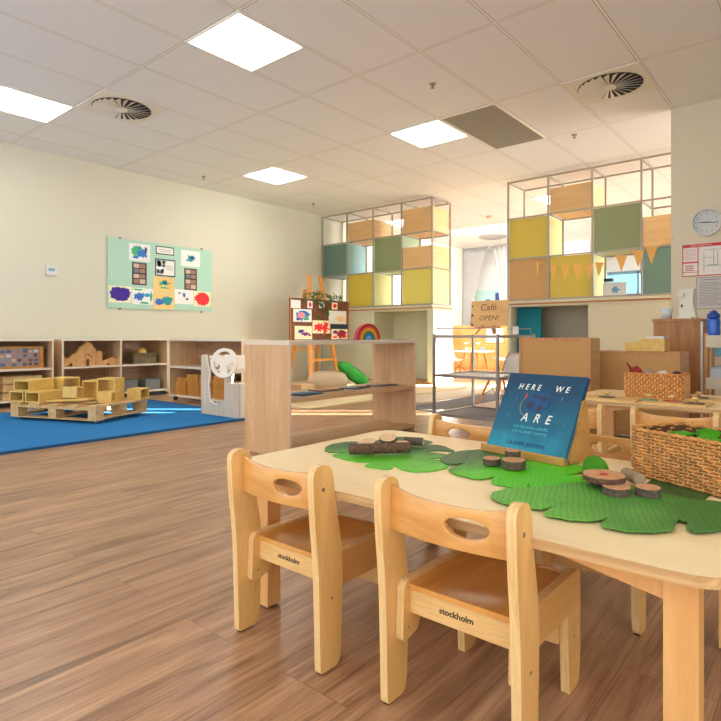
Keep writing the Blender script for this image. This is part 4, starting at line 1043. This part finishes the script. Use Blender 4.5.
# ------------------------------------------------------------------ pallet with hollow blocks
pa = math.atan2(4.88-4.65, 2.76-2.18)
t = thing('pallet_trolley', 'wooden pallet on castors standing on the blue mat', 'pallet', (2.175, 4.65, .018), pa)   # local x: short side, local y: long side
PW, PL = .62, .93
for k in range(5): 
    y = .0+k*(PL-.11)/4
    obj('deck_board', bev(boxes((0,PW,y,y+.11,.128,.146)), .002), M_pallet, t)
for y in (0,(PL-.09)/2,PL-.09): 
    obj('base_board', bev(boxes((0,PW,y,y+.09,.032,.048)), .002), M_pallet, t)
    for x in (0,(PW-.09)/2,PW-.09): obj('pallet_block', bev(boxes((x,x+.09,y+.003,y+.087,.0485,.108)), .002), M_pallet, t)
for x in (0,(PW-.09)/2,PW-.09): obj('stringer_board', bev(boxes((x,x+.09,0,PL,.1085,.1275)), .002), M_pallet, t)
for x in (0,PW-.09): obj('bottom_runner', bev(boxes((x,x+.09,0,PL,.024,.0315)), .001), M_pallet, t)
for x in (.05,PW-.05):
    for y in (.05,PL-.05):
        bm = bmesh.new(); lathe(bm, [(.0115,-.008),(.0115,.008)], 12, (x,y,.0115), 'x'); box(bm, x-.01,x+.01,y-.01,y+.01,.0125,.0238); obj('castor', bm, M_metal, t)
RP = Matrix.Rotation(pa, 3, 'Z')
def hollow(label, lx, ly, lz, sx, sy, sz, axis, rz=0., ry=0.):
    """open-ended hollow block; axis = direction of the opening"""
    p = RP @ Vector((lx, ly, 0)); z = .018+.146+lz+.0008
    b = thing('hollow_block', label, 'toy block', (2.175+p.x, 4.65+p.y, z), 0, 'hollow wooden blocks on the pallet')
    b.rotation_euler = (0, ry, pa+rz); w = .012; hx, hy = sx/2, sy/2
    if axis == 'x': 
        obj('wall_board', boxes((-hx,hx,-hy,-hy+w,0,sz)), M_block, b); obj('wall_board', boxes((-hx,hx,hy-w,hy,0,sz)), M_block, b)
        obj('wall_board', boxes((-hx,hx,-hy+w,hy-w,0,w)), M_block, b); obj('wall_board', boxes((-hx,hx,-hy+w,hy-w,sz-w,sz)), M_block, b)
    else:
        obj('wall_board', boxes((-hx,-hx+w,-hy,hy,0,sz)), M_block, b); obj('wall_board', boxes((hx-w,hx,-hy,hy,0,sz)), M_block, b)
        obj('wall_board', boxes((-hx+w,hx-w,-hy,hy,0,w)), M_block, b); obj('wall_board', boxes((-hx+w,hx-w,-hy,hy,sz-w,sz)), M_block, b)
    return b
BH = .095
hollow('hollow block at the pallet\'s left end, bottom row', .16, .90, 0, .26, .16, BH, 'x')
hollow('hollow block second from the left, bottom row on the pallet', .16, .72, 0, .26, .16, BH, 'x')
hollow('hollow block behind the leaning plank on the pallet', .43, .62, 0, .26, .16, BH, 'x')
hollow('upper hollow block at the left end of the pallet', .16, .84, BH+.001, .26, .18, BH, 'x')
hollow('upper hollow block, second in the top row on the pallet', .42, .78, BH+.001, .2, .2, BH, 'y')
hollow('hollow block at the back left of the pallet', .46, .86, 0, .24, .2, BH, 'y')
hollow('tall upright hollow block at the right of the pallet', .40, .215, 0, .16, .17, .20, 'x', .2)
hollow('hollow block behind the upright block on the pallet', .48, .43, 0, .2, .18, .17, 'x')
hollow('small hollow block leaning at the front of the pallet', .26, .13, 0, .11, .11, BH, 'y', .4)
hollow('small tilted hollow block on top of the plank', .16, .40, .04, .13, .12, BH, 'y', .3, .12)
hollow('hollow block overhanging the right edge of the pallet', .56, .05, .0, .16, .13, .10, 'y', .2)
p = RP @ Vector((.12,.385,0)); bm = bev(boxes((-.045,.045,-.22,.22,0,.014)), .002)
tag(obj('wooden_plank', bm, M_block, None, (2.175+p.x,4.65+p.y,.186), (-.07,0,pa)), 'thin wooden plank leaning across the pallet', 'plank')

# ------------------------------------------------------------------ white wooden toy with steering wheel
t = thing('driving_toy_frame', 'whitewashed wooden play frame with a steering wheel on the blue mat', 'toy', (3.12, 4.30, .0185))
out = [(.27,0),(.27,.53),(.255,.548),(.19,.548),(.135,.39),(.158,.27),(.128,.12),(.05,.095),(0,.11),(-.09,.16),(-.105,.27),(-.08,.285),(-.10,.30),(-.29,.30),(-.29,.0)]
out = out[:]
for x0, nm in ((0,'front_panel'),(.26,'rear_panel')):
    obj(nm, bev(prism(rounded(out, .012, 3), x0, x0+.02, 'yz'), .002), M_whitetoy, t)
obj('edge_strip', prism([(.19,.548),(.135,.39),(.158,.27),(.128,.12),(.05,.095),(0,.11),(0,.125),(.045,.11),(.115,.13),(.145,.27),(.122,.39),(.178,.548)][::1], -.004, .0205-.021, 'yz'), M_whitetoyl, t)
obj('dash_box', bev(prism([(.18,.54),(.128,.40),(.0,.40),(-.08,.38),(-.1,.42),(-.04,.54)], .021, .259, 'yz'), .003), M_whitetoyl, t)
bm = prism(rounded([(.15,.52),(.10,.52),(.085,.47),(.11,.44),(.13,.47)], .008), .0165, .0205, 'yz'); obj('cut_out', bm, M_ashd, t)
bm = bmesh.new(); prism(blob(.10,.435,.012,.012,0,12), .0165, .0205, 'yz', bm); prism(blob(.05,.43,.035,.012,.2,12), .0165, .0205, 'yz', bm); prism(blob(.0,.45,.03,.02,.2,12), .0165, .0205, 'yz', bm); obj('cut_out', bm, M_ashd, t)
obj('seat_board', bev(boxes((.0205,.2595,-.288,-.11,.27,.298)), .002), M_whitetoyl, t)
obj('end_board', boxes((.0205,.2595,-.29,-.27,0,.269)), M_whitetoyl, t)
# wheel
wh = bmesh.new(); R_ = .13
lathe(wh, [(R_*.78,-.012),(R_,-.012),(R_,.012),(R_*.78,.012)], 40, (0,0,0), 'x')
for f in [f for f in wh.faces if len(f.verts) > 30]: wh.faces.remove(f)
lo = [v for v in wh.verts]
n_ = 40; inner_a = lo[0:40]; inner_b = lo[120:160]
for k in range(40): wh.faces.new((inner_a[k], inner_a[(k+1)%40], inner_b[(k+1)%40], inner_b[k]))
for a in (.5, 2.6, 4.71):
    b1 = boxes((-.009,.009,.0,R_*.82,-.036,.036)); bmesh.ops.rotate(b1, verts=b1.verts, cent=(0,0,0), matrix=Matrix.Rotation(a, 3, 'X'))
    me_ = bpy.data.meshes.new('tmp'); b1.to_mesh(me_); b1.free(); wh.from_mesh(me_); bpy.data.meshes.remove(me_)
lathe(wh, [(.04,-.011),(.04,.011)], 20, (0,0,0), 'x')
wl = obj('steering_wheel', wh, M_whitetoyl, t, (-.075,-.185,.485), (0,.1,.38))
bm = bmesh.new(); tube(bm, [(-.004,0,0),(.05,.03,-.02)], .01, 10); obj('axle', bm, M_metal, wl)

# ------------------------------------------------------------------ easel
t = thing('easel', 'orange wooden easel standing behind the picture board', 'easel', (6.35, 6.3, .015))
def legbar(a, b, w=.062, d=.03):
    bm = bmesh.new(); a, b = Vector(a), Vector(b); v = [];
    for p in (a, b): v += [bm.verts.new(p+Vector((sx*w/2, sy*d/2, 0))) for sx, sy in ((-1,-1),(1,-1),(1,1),(-1,1))]
    for f in ((3,2,1,0),(4,5,6,7),(0,1,5,4),(1,2,6,5),(2,3,7,6),(3,0,4,7)): bm.faces.new([v[i] for i in f])
    return bm
obj('leg', legbar((-.30,-.25,0),(-.06,.03,1.68)), M_easel, t); obj('leg', legbar((.32,-.25,0),(.18,.03,1.68)), M_easel, t)
obj('leg', legbar((-.15,.42,0),(-.10,.08,1.45)), M_easel, t); obj('leg', legbar((.50,.42,0),(.2,.08,1.45)), M_easel, t)
obj('crossbar', boxes((-.24,.27,-.115,-.085,.66,.70)), M_easel, t); obj('crossbar', boxes((-.27,.3,-.19,-.165,.34,.375)), M_easel, t)
obj('crossbar', boxes((-.16,.42,.27,.3,.5,.53)), M_easel, t); obj('crossbar', boxes((-.14,.2,-.06,-.03,1.24,1.29)), M_easel, t)
t = thing('picture_board', 'brown collage board of children\'s art on the easel', 'display board', (6.33, 6.115, .66))
t.rotation_euler = (0,0,0)
obj('board', bev(boxes((-.65,.65,0,.018,0,.64)), .002), plain('brown_bark_paper', S(112,66,36), .8, var=.5, bscale=14), t)
obj('dark_patch', boxes((.15,.62,-.002,-.0003,.18,.27)), C('navy_paper',(30,44,66)), t)
obj('edge_strip', boxes((-.65,-.63,-.003,-.0003,0,.64),(.63,.65,-.003,-.0003,0,.64)), C('orange_strip',(180,96,56)), t)
YE = 6.111
GE = 'artworks on the easel board'
mag, pk, yel = C('paint_magenta',(160,20,60)), C('paint_pink',(230,140,140)), C('paint_yellow',(240,200,110))
art('painting','blue and white portrait painting at the left of the easel board','painting',5.74,6.12,.95,1.14,M_paper,[(.5,.5,.44,.42,bluep,.2,1),(.45,.5,.2,.26,pk,.2,0),(.7,.3,.15,.15,grn,.4,1),(.25,.2,.12,.12,navy,.4,1)],YE,GE)
art('painting','faint pastel drawing at the right of the easel board','painting',6.50,6.91,.93,1.14,C('pastel_paper',(226,220,220)),[(.65,.4,.22,.22,C('pale_peach',(238,190,150)),.3,0),(.78,.35,.1,.15,yel,.3,0),(.35,.35,.12,.12,C('pale_green',(200,220,190)),.3,0)],YE,GE)
art('painting','cream paper covered in red strokes in the middle of the easel board','painting',6.14,6.53,.78,.98,M_cream,[(.35,.5,.26,.4,redp,.5,1),(.68,.45,.26,.4,redp,.5,1)],YE,GE)
art('painting','cream paper with a purple wave at the bottom left of the easel board','painting',5.77,6.13,.69,.89,M_cream,[(.35,.6,.2,.12,purp,.4,1),(.6,.42,.25,.14,C('paint_violet',(110,20,120)),.4,1),(.85,.3,.12,.08,mag,.4,1)],YE,GE)
art('painting','crimson blotted painting at the bottom right of the easel board','painting',6.56,6.94,.69,.85,M_cream,[(.6,.5,.36,.44,mag,.3,1),(.25,.7,.15,.2,C('paint_violet',(110,20,120)),.4,1),(.85,.3,.12,.2,redp,.4,1),(.2,.2,.15,.12,redp,.4,1)],YE,GE)
art('title_card','white title card at the top left of the easel board','card',5.695,5.89,1.15,1.27,M_paper,[],YE,'cards on the easel board')
art('photo_card','small card with a red dab, left of the top row on the easel board','card',6.03,6.14,1.16,1.27,M_paper,[(.5,.5,.3,.35,redp,.3,1)],YE,'cards on the easel board')
art('photo_card','small dark photo card in the middle of the top row on the easel board','card',6.28,6.40,1.165,1.27,M_paper,[(.5,.5,.35,.35,pg,.3,1)],YE,'cards on the easel board')
art('photo_card','small card with a red shape, right of the top row on the easel board','card',6.57,6.70,1.16,1.27,M_cream,[(.5,.5,.4,.3,redp,.3,1)],YE,'cards on the easel board')
# garland of leaves
t = thing('leaf_garland', 'sprig of dark green leaves over the top of the easel board', 'garland', (6.35, 6.09, 1.3)); rr_ = random.Random(4)
bm = bmesh.new(); tube(bm, [(-.42,.0,.0),(-.25,.0,.04),(-.05,-.01,.09),(.1,0,.08),(.25,0,.05),(.4,0,-.0)], .006, 6); obj('stem', bm, M_leafdark, t)
bm = bmesh.new()
for k in range(46):
    u_ = rr_.uniform(-.42,.4); small_leaf(bm, (u_, -.02, .06-.35*abs(u_)**1.2*.5+rr_.uniform(-.05,.06)), .09, .014, rr_.choice((0,PI))+rr_.uniform(-.4,.4), rr_.uniform(-1.3,1.3))
for k in range(18): small_leaf(bm, (rr_.uniform(-.12,.1), -.02, rr_.uniform(-.28,-.02)), .1, .018, rr_.choice((0,PI))+rr_.uniform(-.4,.4), rr_.uniform(-1.3,1.3))
o = obj('foliage', bm, M_leafdark, t)

# cushions
def cushion(name, label, loc, sx, sy, sz, rot, mat):
    bm = bmesh.new(); n = 22; g = [[None]*(n+1) for _ in range(n+1)]; g2 = [[None]*(n+1) for _ in range(n+1)]
    for i in range(n+1):
        for j in range(n+1):
            u_, v_ = 2*i/n-1, 2*j/n-1
            pin = 1-.10*(abs(u_)**2*(1-abs(v_)**2)+abs(v_)**2*(1-abs(u_)**2))
            x, y = u_*sx/2*pin, v_*sy/2*pin; h = sz/2*((1-u_**4)*(1-v_**4))**.45
            edge = i in (0, n) or j in (0, n); wr = .012*noise.noise(Vector((u_*2.5, v_*2.5, sx)))*(0 if edge else 1)
            g[i][j] = bm.verts.new((x, y, h+wr)); g2[i][j] = g[i][j] if edge else bm.verts.new((x, y, -h+wr))
    for i in range(n):
        for j in range(n):
            bm.faces.new((g[i][j], g[i+1][j], g[i+1][j+1], g[i][j+1])); f = (g2[i][j], g2[i][j+1], g2[i+1][j+1], g2[i+1][j])
            bm.faces.new(f)
    return tag(obj(name, bm, mat, None, loc, rot, True), label, 'cushion')
cushion('floor_cushion','beige linen floor cushion on the rug under the easel',(5.66,5.33,.135),.58,.52,.24,(0,.0,-.85),M_beigecush)
cushion('floor_cushion','bright green cushion tilted beside the beige cushion',(6.06,5.23,.21),.52,.50,.17,(.05,.62,-.75),M_greencush)

# ------------------------------------------------------------------ metal trolley and cafe sign
M_shelfm = plain('pale_metal_sheet', S(216,216,214), .25, .4)
t = thing('metal_trolley', 'grey metal trolley with three open shelves by the opening', 'trolley', (4.26, 2.245, 0), -.045); A, B = .30, .29; r = .0095
for sx in (-1,1):
    for sy in (-1,1): obj('post', boxes((sx*A-r,sx*A+r,sy*B-r,sy*B+r,.0,.755)), M_metal, t)
for z, nm in ((.725,'top'),(.405,'middle'),(.09,'bottom')):
    h_ = .022
    obj(nm+'_rail', boxes((-A+r,A-r,-B-r,-B+r,z,z+h_),(-A+r,A-r,B-r,B+r,z,z+h_),(-A-r,-A+r,-B+r,B-r,z,z+h_),(A-r,A+r,-B+r,B-r,z,z+h_)), M_metal, t)
    if nm != 'bottom': obj(nm+'_shelf', boxes((-A+r,A-r,-B+r,B-r,z+.006,z+.012)), M_shelfm, t)
    else:
        bm = bmesh.new()
        for k in range(24): y = -B+.025*k+.02; box(bm, -A+r, A-r, y-.002, y+.002, z+.008, z+.012)
        for k in range(25): x = -A+.025*k+.02; box(bm, x-.002, x+.002, -B+r, B-r, z+.004, z+.008)
        obj('mesh_shelf', bm, M_metald, t)
for s in (-1, 1):
    bm = bmesh.new(); x = s*(A-.01)
    tube(bm, [(x,-B+.02,.755),(x,-B+.02,.80),(x,B-.02,.80),(x,B-.02,.755)], .004, 8) if s < 0 else tube(bm, [(x,-B+.02,.755),(x,-B+.02,.80),(x,-.05,.80),(x,-.05,.755)], .004, 8)
    obj('guard_rail', bm, M_metal, t)
t = thing('cafe_sign', 'brown board reading Café OPEN! on a small wooden easel', 'sign', (4.33, 2.245, .7545))
sg = obj('board', bev(boxes((-.006,.006,-.175,.175,.045,.265)), .002), M_kraft, t, (0,0,.02), (.0,.12,-.06))
def stext(s, y, z, size):
    bm = text_bm(s, size, .0004, .15)
    for v in bm.verts: v.co = Vector((-.0068-v.co.z*.5, -v.co.x*1.05+y, v.co.y+z))
    o = obj('hand_lettering', bm, C('pencil_brown',(104,76,52)), sg)
stext('Café', .01, .205, .08); stext('OPEN!', .0, .115, .062)
for a, b, c_ in ((.165,.22,.008),(.16,.14,.01),(.17,.08,.006),(.155,.06,.01)):
    obj('black_mark', prism(blob(a,b,c_,c_,.4,12,int(b*100)), -.0072, -.0062, 'yz'), M_black, sg)
for s in (-1,1): obj('leg', legbar((-.05,s*.09,.0),(.0,s*.05,.075),.012,.014), M_oak, t)
obj('leg', legbar((.10,0,.0),(.03,0,.15),.012,.014), M_oak, t)
obj('ledge', boxes((-.035,.0,-.11,.11,.052,.062)), M_oak, t)
obj('paper', boxes((4.44,4.452,2.03,2.08,.7545,.82)), M_paper); o = bpy.context.scene.objects['paper'] if False else None
for ob in [o_ for o_ in COL.objects if o_.name == 'paper' and o_.parent is None]: pass
# shell chair beside the trolley
def shell_chair(label, loc, rz, s=1., shell=None):
    t = thing('shell_chair', label, 'chair', loc, rz, 'white moulded chairs on wooden legs')
    bm = bmesh.new(); n, m_ = 18, 14; g = []
    for i in range(n+1):
        u_ = i/n; row = []
        if u_ < .5: q = u_/.5; px_, pz = .20-.36*q, .30-.025*math.sin(PI*q)
        else: q = (u_-.5)/.5; px_, pz = -.16-.07*q, .30+.27*q
        for j in range(m_+1):
            v_ = 2*j/m_-1; wd = .2*(1-.25*max(0,(u_-.6)/.4)**2)*(1-.15*max(0,(.15-u_)/.15))
            curl = .05*abs(v_)**2.5
            row.append(bm.verts.new(((px_+(curl if u_ > .5 else 0))*s, v_*wd*s, (pz+(curl if u_ <= .6 else 0))*s)))
        g.append(row)
    for a, b in zip(g, g[1:]):
        for j in range(m_): bm.faces.new((a[j], a[j+1], b[j+1], b[j]))
    bmesh.ops.solidify(bm, geom=bm.faces[:], thickness=.01*s); obj('seat_shell', bm, shell or M_offwhite, t, smooth=True)
    for sx in (-1,1):
        for sy in (-1,1):
            bm = bmesh.new(); tube(bm, [(sx*.19*s,sy*.19*s,0),(sx*.09*s,sy*.11*s,.275*s)], [.010*s,.013*s], 8); obj('leg', bm, M_easel, t)
    bm = bmesh.new()
    for a, b in (((-.155,-.16,.10),(-.10,.118,.24)),((-.155,.16,.10),(-.10,-.118,.24)),((.155,-.16,.10),(.10,.118,.24)),((.155,.16,.10),(.10,-.118,.24))): tube(bm, [tuple(q*s for q in a), tuple(q*s for q in b)], .004*s, 6)
    obj('wire_brace', bm, M_black, t); return t
shell_chair('pale grey shell chair behind the trolley and the café sign', (5.62,2.75,0), math.radians(150), .98, C('shell_grey',(206,200,190),.4))

# ------------------------------------------------------------------ hardboard backed units, cabinet and rack on the right
def hb_unit(name, label, x, y0, y1, z1, D):
    t = thing(name, label, 'cabinet', (x, (y0+y1)/2, 0)); hy = (y1-y0)/2; w = .02
    obj('back_panel', boxes((.004,.012,-hy+w,hy-w,.05,z1-w)), M_mdf, t)
    obj('frame', bev(boxes((0,.014,-hy,-hy+w,.04,z1),(0,.014,hy-w,hy,.04,z1),(0,.014,-hy+w,hy-w,z1-w,z1),(0,.014,-hy+w,hy-w,.04,.06)), .001), M_mdffr, t)
    obj('side_panel', boxes((.0145,D,-hy,-hy+.015,.04,z1-.001)), M_ashx, t); obj('side_panel', boxes((.0145,D,hy-.015,hy,.04,z1-.001)), M_ashx, t)
    obj('top_board', bev(boxes((.0145,D,-hy+.0155,hy-.0155,z1-.02,z1-.001)), .002), M_ashx, t)
    for q in (-.33, 0): obj('shelf_board', boxes((.0145,D-.01,-hy+.0155,hy-.0155,z1*.5+q*.9,z1*.5+q*.9+.018)), M_ashx, t)
    for sy in (-1,1):
        for xx in (.04, D-.04):
            bm = bmesh.new(); lathe(bm, [(.02,-.01),(.02,.01)], 14, (xx,sy*(hy-.04),.02), 'x'); box(bm, xx-.01,xx+.01,sy*(hy-.04)-.01,sy*(hy-.04)+.01,.02,.0399); obj('castor', bm, M_black, t)
    return t
hb_unit('play_cabinet','brown backed cabinet behind the blue book, left of two', 4.02, 1.31, 1.83, .727, .2)
hb_unit('play_cabinet','lower brown backed cabinet carrying the wooden tray box', 4.35, .825, 1.385, .63, .3)
t = thing('tall_cabinet', 'tall oak cabinet with the toy coffee machine on top', 'cabinet', (4.9, .955, 0)); 
obj('carcass', bev(boxes((0,.4,-.16,.16,.0,.85)), .003), M_oak, t); obj('top_board', bev(boxes((-.01,.41,-.17,.17,.8505,.873)), .003), M_oak, t)
obj('edge_strip', boxes((.002,.02,-.176,-.1605,.0,.849)), M_offwhite, t)
# tray box on the lower cabinet
t = thing('wooden_tray_box', 'small stepped wooden tray box with a white insert on the lower cabinet', 'box', (4.42, 1.065, .6305))
obj('body', bev(prism(rounded([(.13,0),(-.13,0),(-.13,.09),(-.005,.09),(.02,.085),(.05,.065),(.13,.06)], .006), 0, .16, 'yz'), .002), M_block, t)
obj('insert', bev(boxes((.015,.14,-.125,-.008,.0905,.108)), .003), M_plaster, t)
# coffee machine and glass
t = thing('toy_coffee_machine', 'white toy coffee machine on top of the tall oak cabinet', 'toy', (4.98, .905, .8735), .0)
ou = [(.055,0),(-.072,0),(-.045,.12),(-.052,.23),(-.02,.232),(.06,.225),(.05,.205),(.045,.195),(.045,.10),(.05,.02)]
obj('body', bev(prism(rounded(ou, .006), 0, .11, 'yz'), .003), C('toy_cream',(226,224,208),.4), t)
obj('spout', bev(boxes((-.03,-.001,.01,.055,.17,.2)), .004), C('toy_cream',(226,224,208),.4), t)
obj('emblem', prism([(.035,.10),(.027,.118),(.02,.10),(.027,.082)], -.0015, -.0003, 'yz'), M_black, t)
obj('drip_tray', bev(boxes((-.06,-.002,-.05,.055,.0,.012)), .003), C('toy_cream',(226,224,208),.4), t)
bm = bmesh.new(); lathe(bm, [(.036,0),(.045,.085),(.042,.085),(.033,.004),(0,.004)], 24); tag(obj('clear_cup', bm, C('cup_plastic',(206,216,220),.15), None, (4.98,1.04,.8735), smooth=True), 'pale clear cup beside the toy coffee machine', 'cup')
# rack with bottles
t = thing('wall_rack', 'grey beige rack of shelves at the right edge of the photo', 'shelf unit', (4.62, .50, 0))
for y in (-.21,.205):
    for x in (0,.28): obj('post', boxes((x,x+.02,y,y+.02,0,.76 if x == 0 else .76)), M_mdffr, t)
for z0, z1 in ((.66,.745),(.37,.45)):
    obj('shelf_front', bev(boxes((-.006,-.001,-.22,.215,z0,z1)), .002), M_beige_tub, t)
    obj('shelf_board', boxes((.0,.30,-.188,.2035,z0+.06,z0+.07)), M_beige_tub, t)
def bottle(name, label, x, y, z, r, h, mat, cap, group):
    t = thing(name, label, 'bottle', (x, y, z), 0, group)
    bm = bmesh.new(); lathe(bm, [(r*.95,0),(r,.01),(r,h*.62),(r*.9,h*.7),(r*.75,h*.72)], 24); obj('body', bm, mat, t, smooth=True)
    bm = bmesh.new(); lathe(bm, [(r*.95,h*.721),(r*1.0,h*.75),(r*1.0,h*.86),(r*.6,h*.93),(r*.5,h),(0,h)], 24); q = obj('cap', bm, cap, t, smooth=True)
    bm = bmesh.new(); tube(bm, [(r*.7,0,h*.88),(r*1.1,0,h*.95),(r*.3,0,h*1.02)], .006, 6); obj('loop', bm, cap, q)
bottle('drink_bottle','blue plastic drink bottle on the rack at the right edge',4.76,.69,.7305,.042,.19,M_bluebottle,colour('blue_cap',(14,60,150),.4),'drink bottles on the rack')
bottle('drink_bottle','purple capped pale green bottle behind the blue one',4.84,.62,.7305,.036,.13,M_gpl,M_purple,'drink bottles on the rack')
t = thing('clear_tub', 'clear plastic tub on the lower rack shelf at the right edge', 'tub', (4.75,.60,.4405))
obj('tub_body', bev(boxes((-.1,.1,-.11,.09,0,.07)), .01,3), C('tub_grey',(190,204,206),.25), t); obj('tub_lid', bev(boxes((-.105,.105,-.115,.095,.0705,.08)), .003), C('tub_lid',(150,176,184),.3), t)
tag(obj('wall_sticker', prism(blob(.80,.62,.07,.06,.2,18,2), 5.893, 5.8985, 'yz'), C('sticker_blue',(120,180,210))), 'pale blue round sticker low on the pillar behind the rack', 'sticker')

# ------------------------------------------------------------------ far room
M_curt = plain('sheer_curtain', S(240,236,230), .9)
def curtain(label, yt0, yt1, yb0, yb1, x):
    bm = bmesh.new(); n, m_ = 60, 16; g = []
    for i in range(m_+1):
        q = i/m_; z = H-.02-(H-.3)*q; row = []
        e = q**.7
        for j in range(n+1):
            v_ = j/n; y = (yt0+(yt1-yt0)*v_)*(1-e)+(yb0+(yb1-yb0)*v_)*e
            row.append(bm.verts.new((x+.045*math.sin(j*1.15), y, z)))
        g.append(row)
    for a, b in zip(g, g[1:]):
        for j in range(n): bm.faces.new((a[j], a[j+1], b[j+1], b[j]))
    bmesh.ops.solidify(bm, geom=bm.faces[:], thickness=.004)
    return tag(obj('sheer_curtain', bm, M_curt, smooth=True), label, 'curtain', 'white sheer curtains of the far room')
curtain('white sheer curtain drawn aside to the left in the far room', 6.9, 6.25, 6.9, 7.0-.1+.03, 12.3) if False else None
curtain('white sheer curtain swept to the left in the far room', 6.93, 6.27, 6.935, 6.86, 12.1)
curtain('white sheer curtain hanging straight at the right in the far room', 6.20, 5.0, 5.85, 5.0, 12.1)
struct('wall_partition', boxes((12.75,12.85,4.2,YL-.01,0,H)), M_white)
t = thing('display_board', 'mint panel with small blue pictures beyond the curtains', 'display board', (12.745,6.45,.95))
obj('panel', boxes((-.01,0,-.4,.48,0,.92)), C('pale_mint',(190,225,215)), t)
for a, b, c_, d in ((-.2,.62,.16,.22),(.1,.55,.12,.14),(.3,.3,.1,.12),(.32,.1,.1,.1)): obj('picture', boxes((-.016,-.0105,a,a+c_,b,b+d)), C('picture_blue',(60,90,160)), t)
t = thing('play_kitchen', 'orange wooden play kitchen cupboards in the far room', 'cabinet', (11.3, 5.95, 0))
obj('carcass', bev(boxes((0,.4,-.9,.9,0,.55)), .005), M_orangewood, t)
for k in range(3): 
    d = obj('door', bev(boxes((-.018,-.001,-.89+.6*k,-.32+.6*k,.05,.5)), .004), M_orangewood, t); obj('handle', boxes((-.03,-.0185,-.62+.6*k,-.58+.6*k,.42,.44)), M_black, d)
obj('upper_shelf', bev(boxes((.2,.4,-.9,.9,.551,.98)), .005), M_orangewood, t)
obj('white_panel', boxes((.185,.199,-.35,.05,.6,.9)), M_paper, t)
for k, y in enumerate((-.62,.2,.5)):
    bm = bmesh.new(); lathe(bm, [(.03,0),(.06,.04),(.055,.04),(0,.01)], 16, (11.4,5.95+y,.5515)); tag(obj('toy_bowl', bm, M_paper, smooth=True), 'white toy bowl on the far orange play kitchen', 'bowl', 'bowls on the play kitchen')
t = thing('round_table', 'small white table with wooden legs in the far room', 'table', (9.75,5.35,0))
bm = bmesh.new(); lathe(bm, [(.36,.43),(.38,.44),(.38,.455),(0,.456)], 32); obj('tabletop', bm, M_offwhite, t)
for k in range(4): bm = bmesh.new(); a = PI/4+k*PI/2; tube(bm, [(.3*math.cos(a),.3*math.sin(a),0),(.18*math.cos(a),.18*math.sin(a),.43)], .018, 8); obj('leg', bm, M_easel, t)
for k, (x, y, c_) in enumerate(((9.6,5.35,(240,190,60)),(9.8,5.2,(90,150,210)),(9.75,5.5,(230,230,230)))):
    bm = bmesh.new(); lathe(bm, [(.03,0),(.035,.06),(0,.06)], 14, (x,y,.4565)); tag(obj('toy_cup', bm, C('cup_%d' % k, c_), smooth=True), ('yellow','blue','white')[k]+' toy cup on the white table in the far room', 'cup', 'cups on the far white table')
shell_chair('white shell chair on the right of the far white table', (9.95,4.80,0), math.radians(100), 1.0, M_white)
shell_chair('white shell chair in front of the far white table, left', (9.35,5.55,0), math.radians(-20), .95, M_white)
t = thing('orange_stool_box', 'orange wooden stool at the left of the far room opening', 'stool', (9.3,5.0,0)); t.location = (9.6, 6.2, 0)
obj('top', bev(boxes((-.2,.2,-.2,.2,.3,.33)), .004), M_orangewood, t)
for sx in (-1,1):
    for sy in (-1,1): obj('leg', boxes((sx*.18-.015,sx*.18+.015,sy*.18-.015,sy*.18+.015,0,.2995)), M_orangewood, t)

for ob in list(COL.objects):
    if ob.name.startswith('paper') and ob.parent is None and 'label' not in ob:
        ob.name = 'folded_card'; tag(ob, 'small white card standing behind the café sign on the trolley', 'card')

# ------------------------------------------------------------------ light, world, camera
w = bpy.data.worlds.new('daylight'); SC.world = w; w.use_nodes = True
bg = w.node_tree.nodes['Background']; bg.inputs[0].default_value = (.95, .975, 1, 1); bg.inputs[1].default_value = 2.1
def area(name, loc, rot, sx, sy, e, col=(1,1,1)):
    l = bpy.data.lights.new(name, 'AREA'); l.shape = 'RECTANGLE'; l.size = sx; l.size_y = sy; l.energy = e; l.color = col
    o = bpy.data.objects.new(name, l); COL.objects.link(o); o.location = loc; o.rotation_euler = rot; return o
area('fill_light_far', (13.2, -4.9, 1.5), (PI/2,0,PI), 3.4, 2.2, 750, (.85,.93,1))  # added cool fill lamp that brightens the far room
area('fill_light_near', (8.6, -4.9, 1.5), (PI/2,0,PI), 4.5, 2.2, 750, (.85,.93,1))  # added fill lamp as well, in front of plain wall
area('fill_light_curtain', (9.8, 5.0, 2.8), (0,-.5,0), 1.2, 2.4, 330, (.98,.98,1))  # added lamp tilted towards the curtains to brighten them
sun = bpy.data.lights.new('sun', 'SUN'); sun.energy = 85; sun.angle = math.radians(.25); sun.color = (1,.96,.9)
so = bpy.data.objects.new('sun', sun); COL.objects.link(so)
sd = Vector((-.643,.766,-.17)).normalized(); so.rotation_euler = sd.to_track_quat('-Z','Y').to_euler()

cam = bpy.data.cameras.new('camera'); cam.sensor_width = 36; cam.lens = 569.4/721*36; cam.shift_y = -(360.5-336.)/721; cam.clip_start = .02; cam.clip_end = 60
co = bpy.data.objects.new('camera', cam); COL.objects.link(co); co.location = (0,0,.74)
yawc = math.radians(90-40.045)    # forward = (cos40, sin40)
co.rotation_euler = (PI/2, 0, math.radians(40.045)-PI/2)
SC.camera = co
vs = SC.view_settings; vs.view_transform = 'Standard'; vs.look = 'None'; vs.gamma = 1; vs.use_curve_mapping = False; vs.exposure = 0.
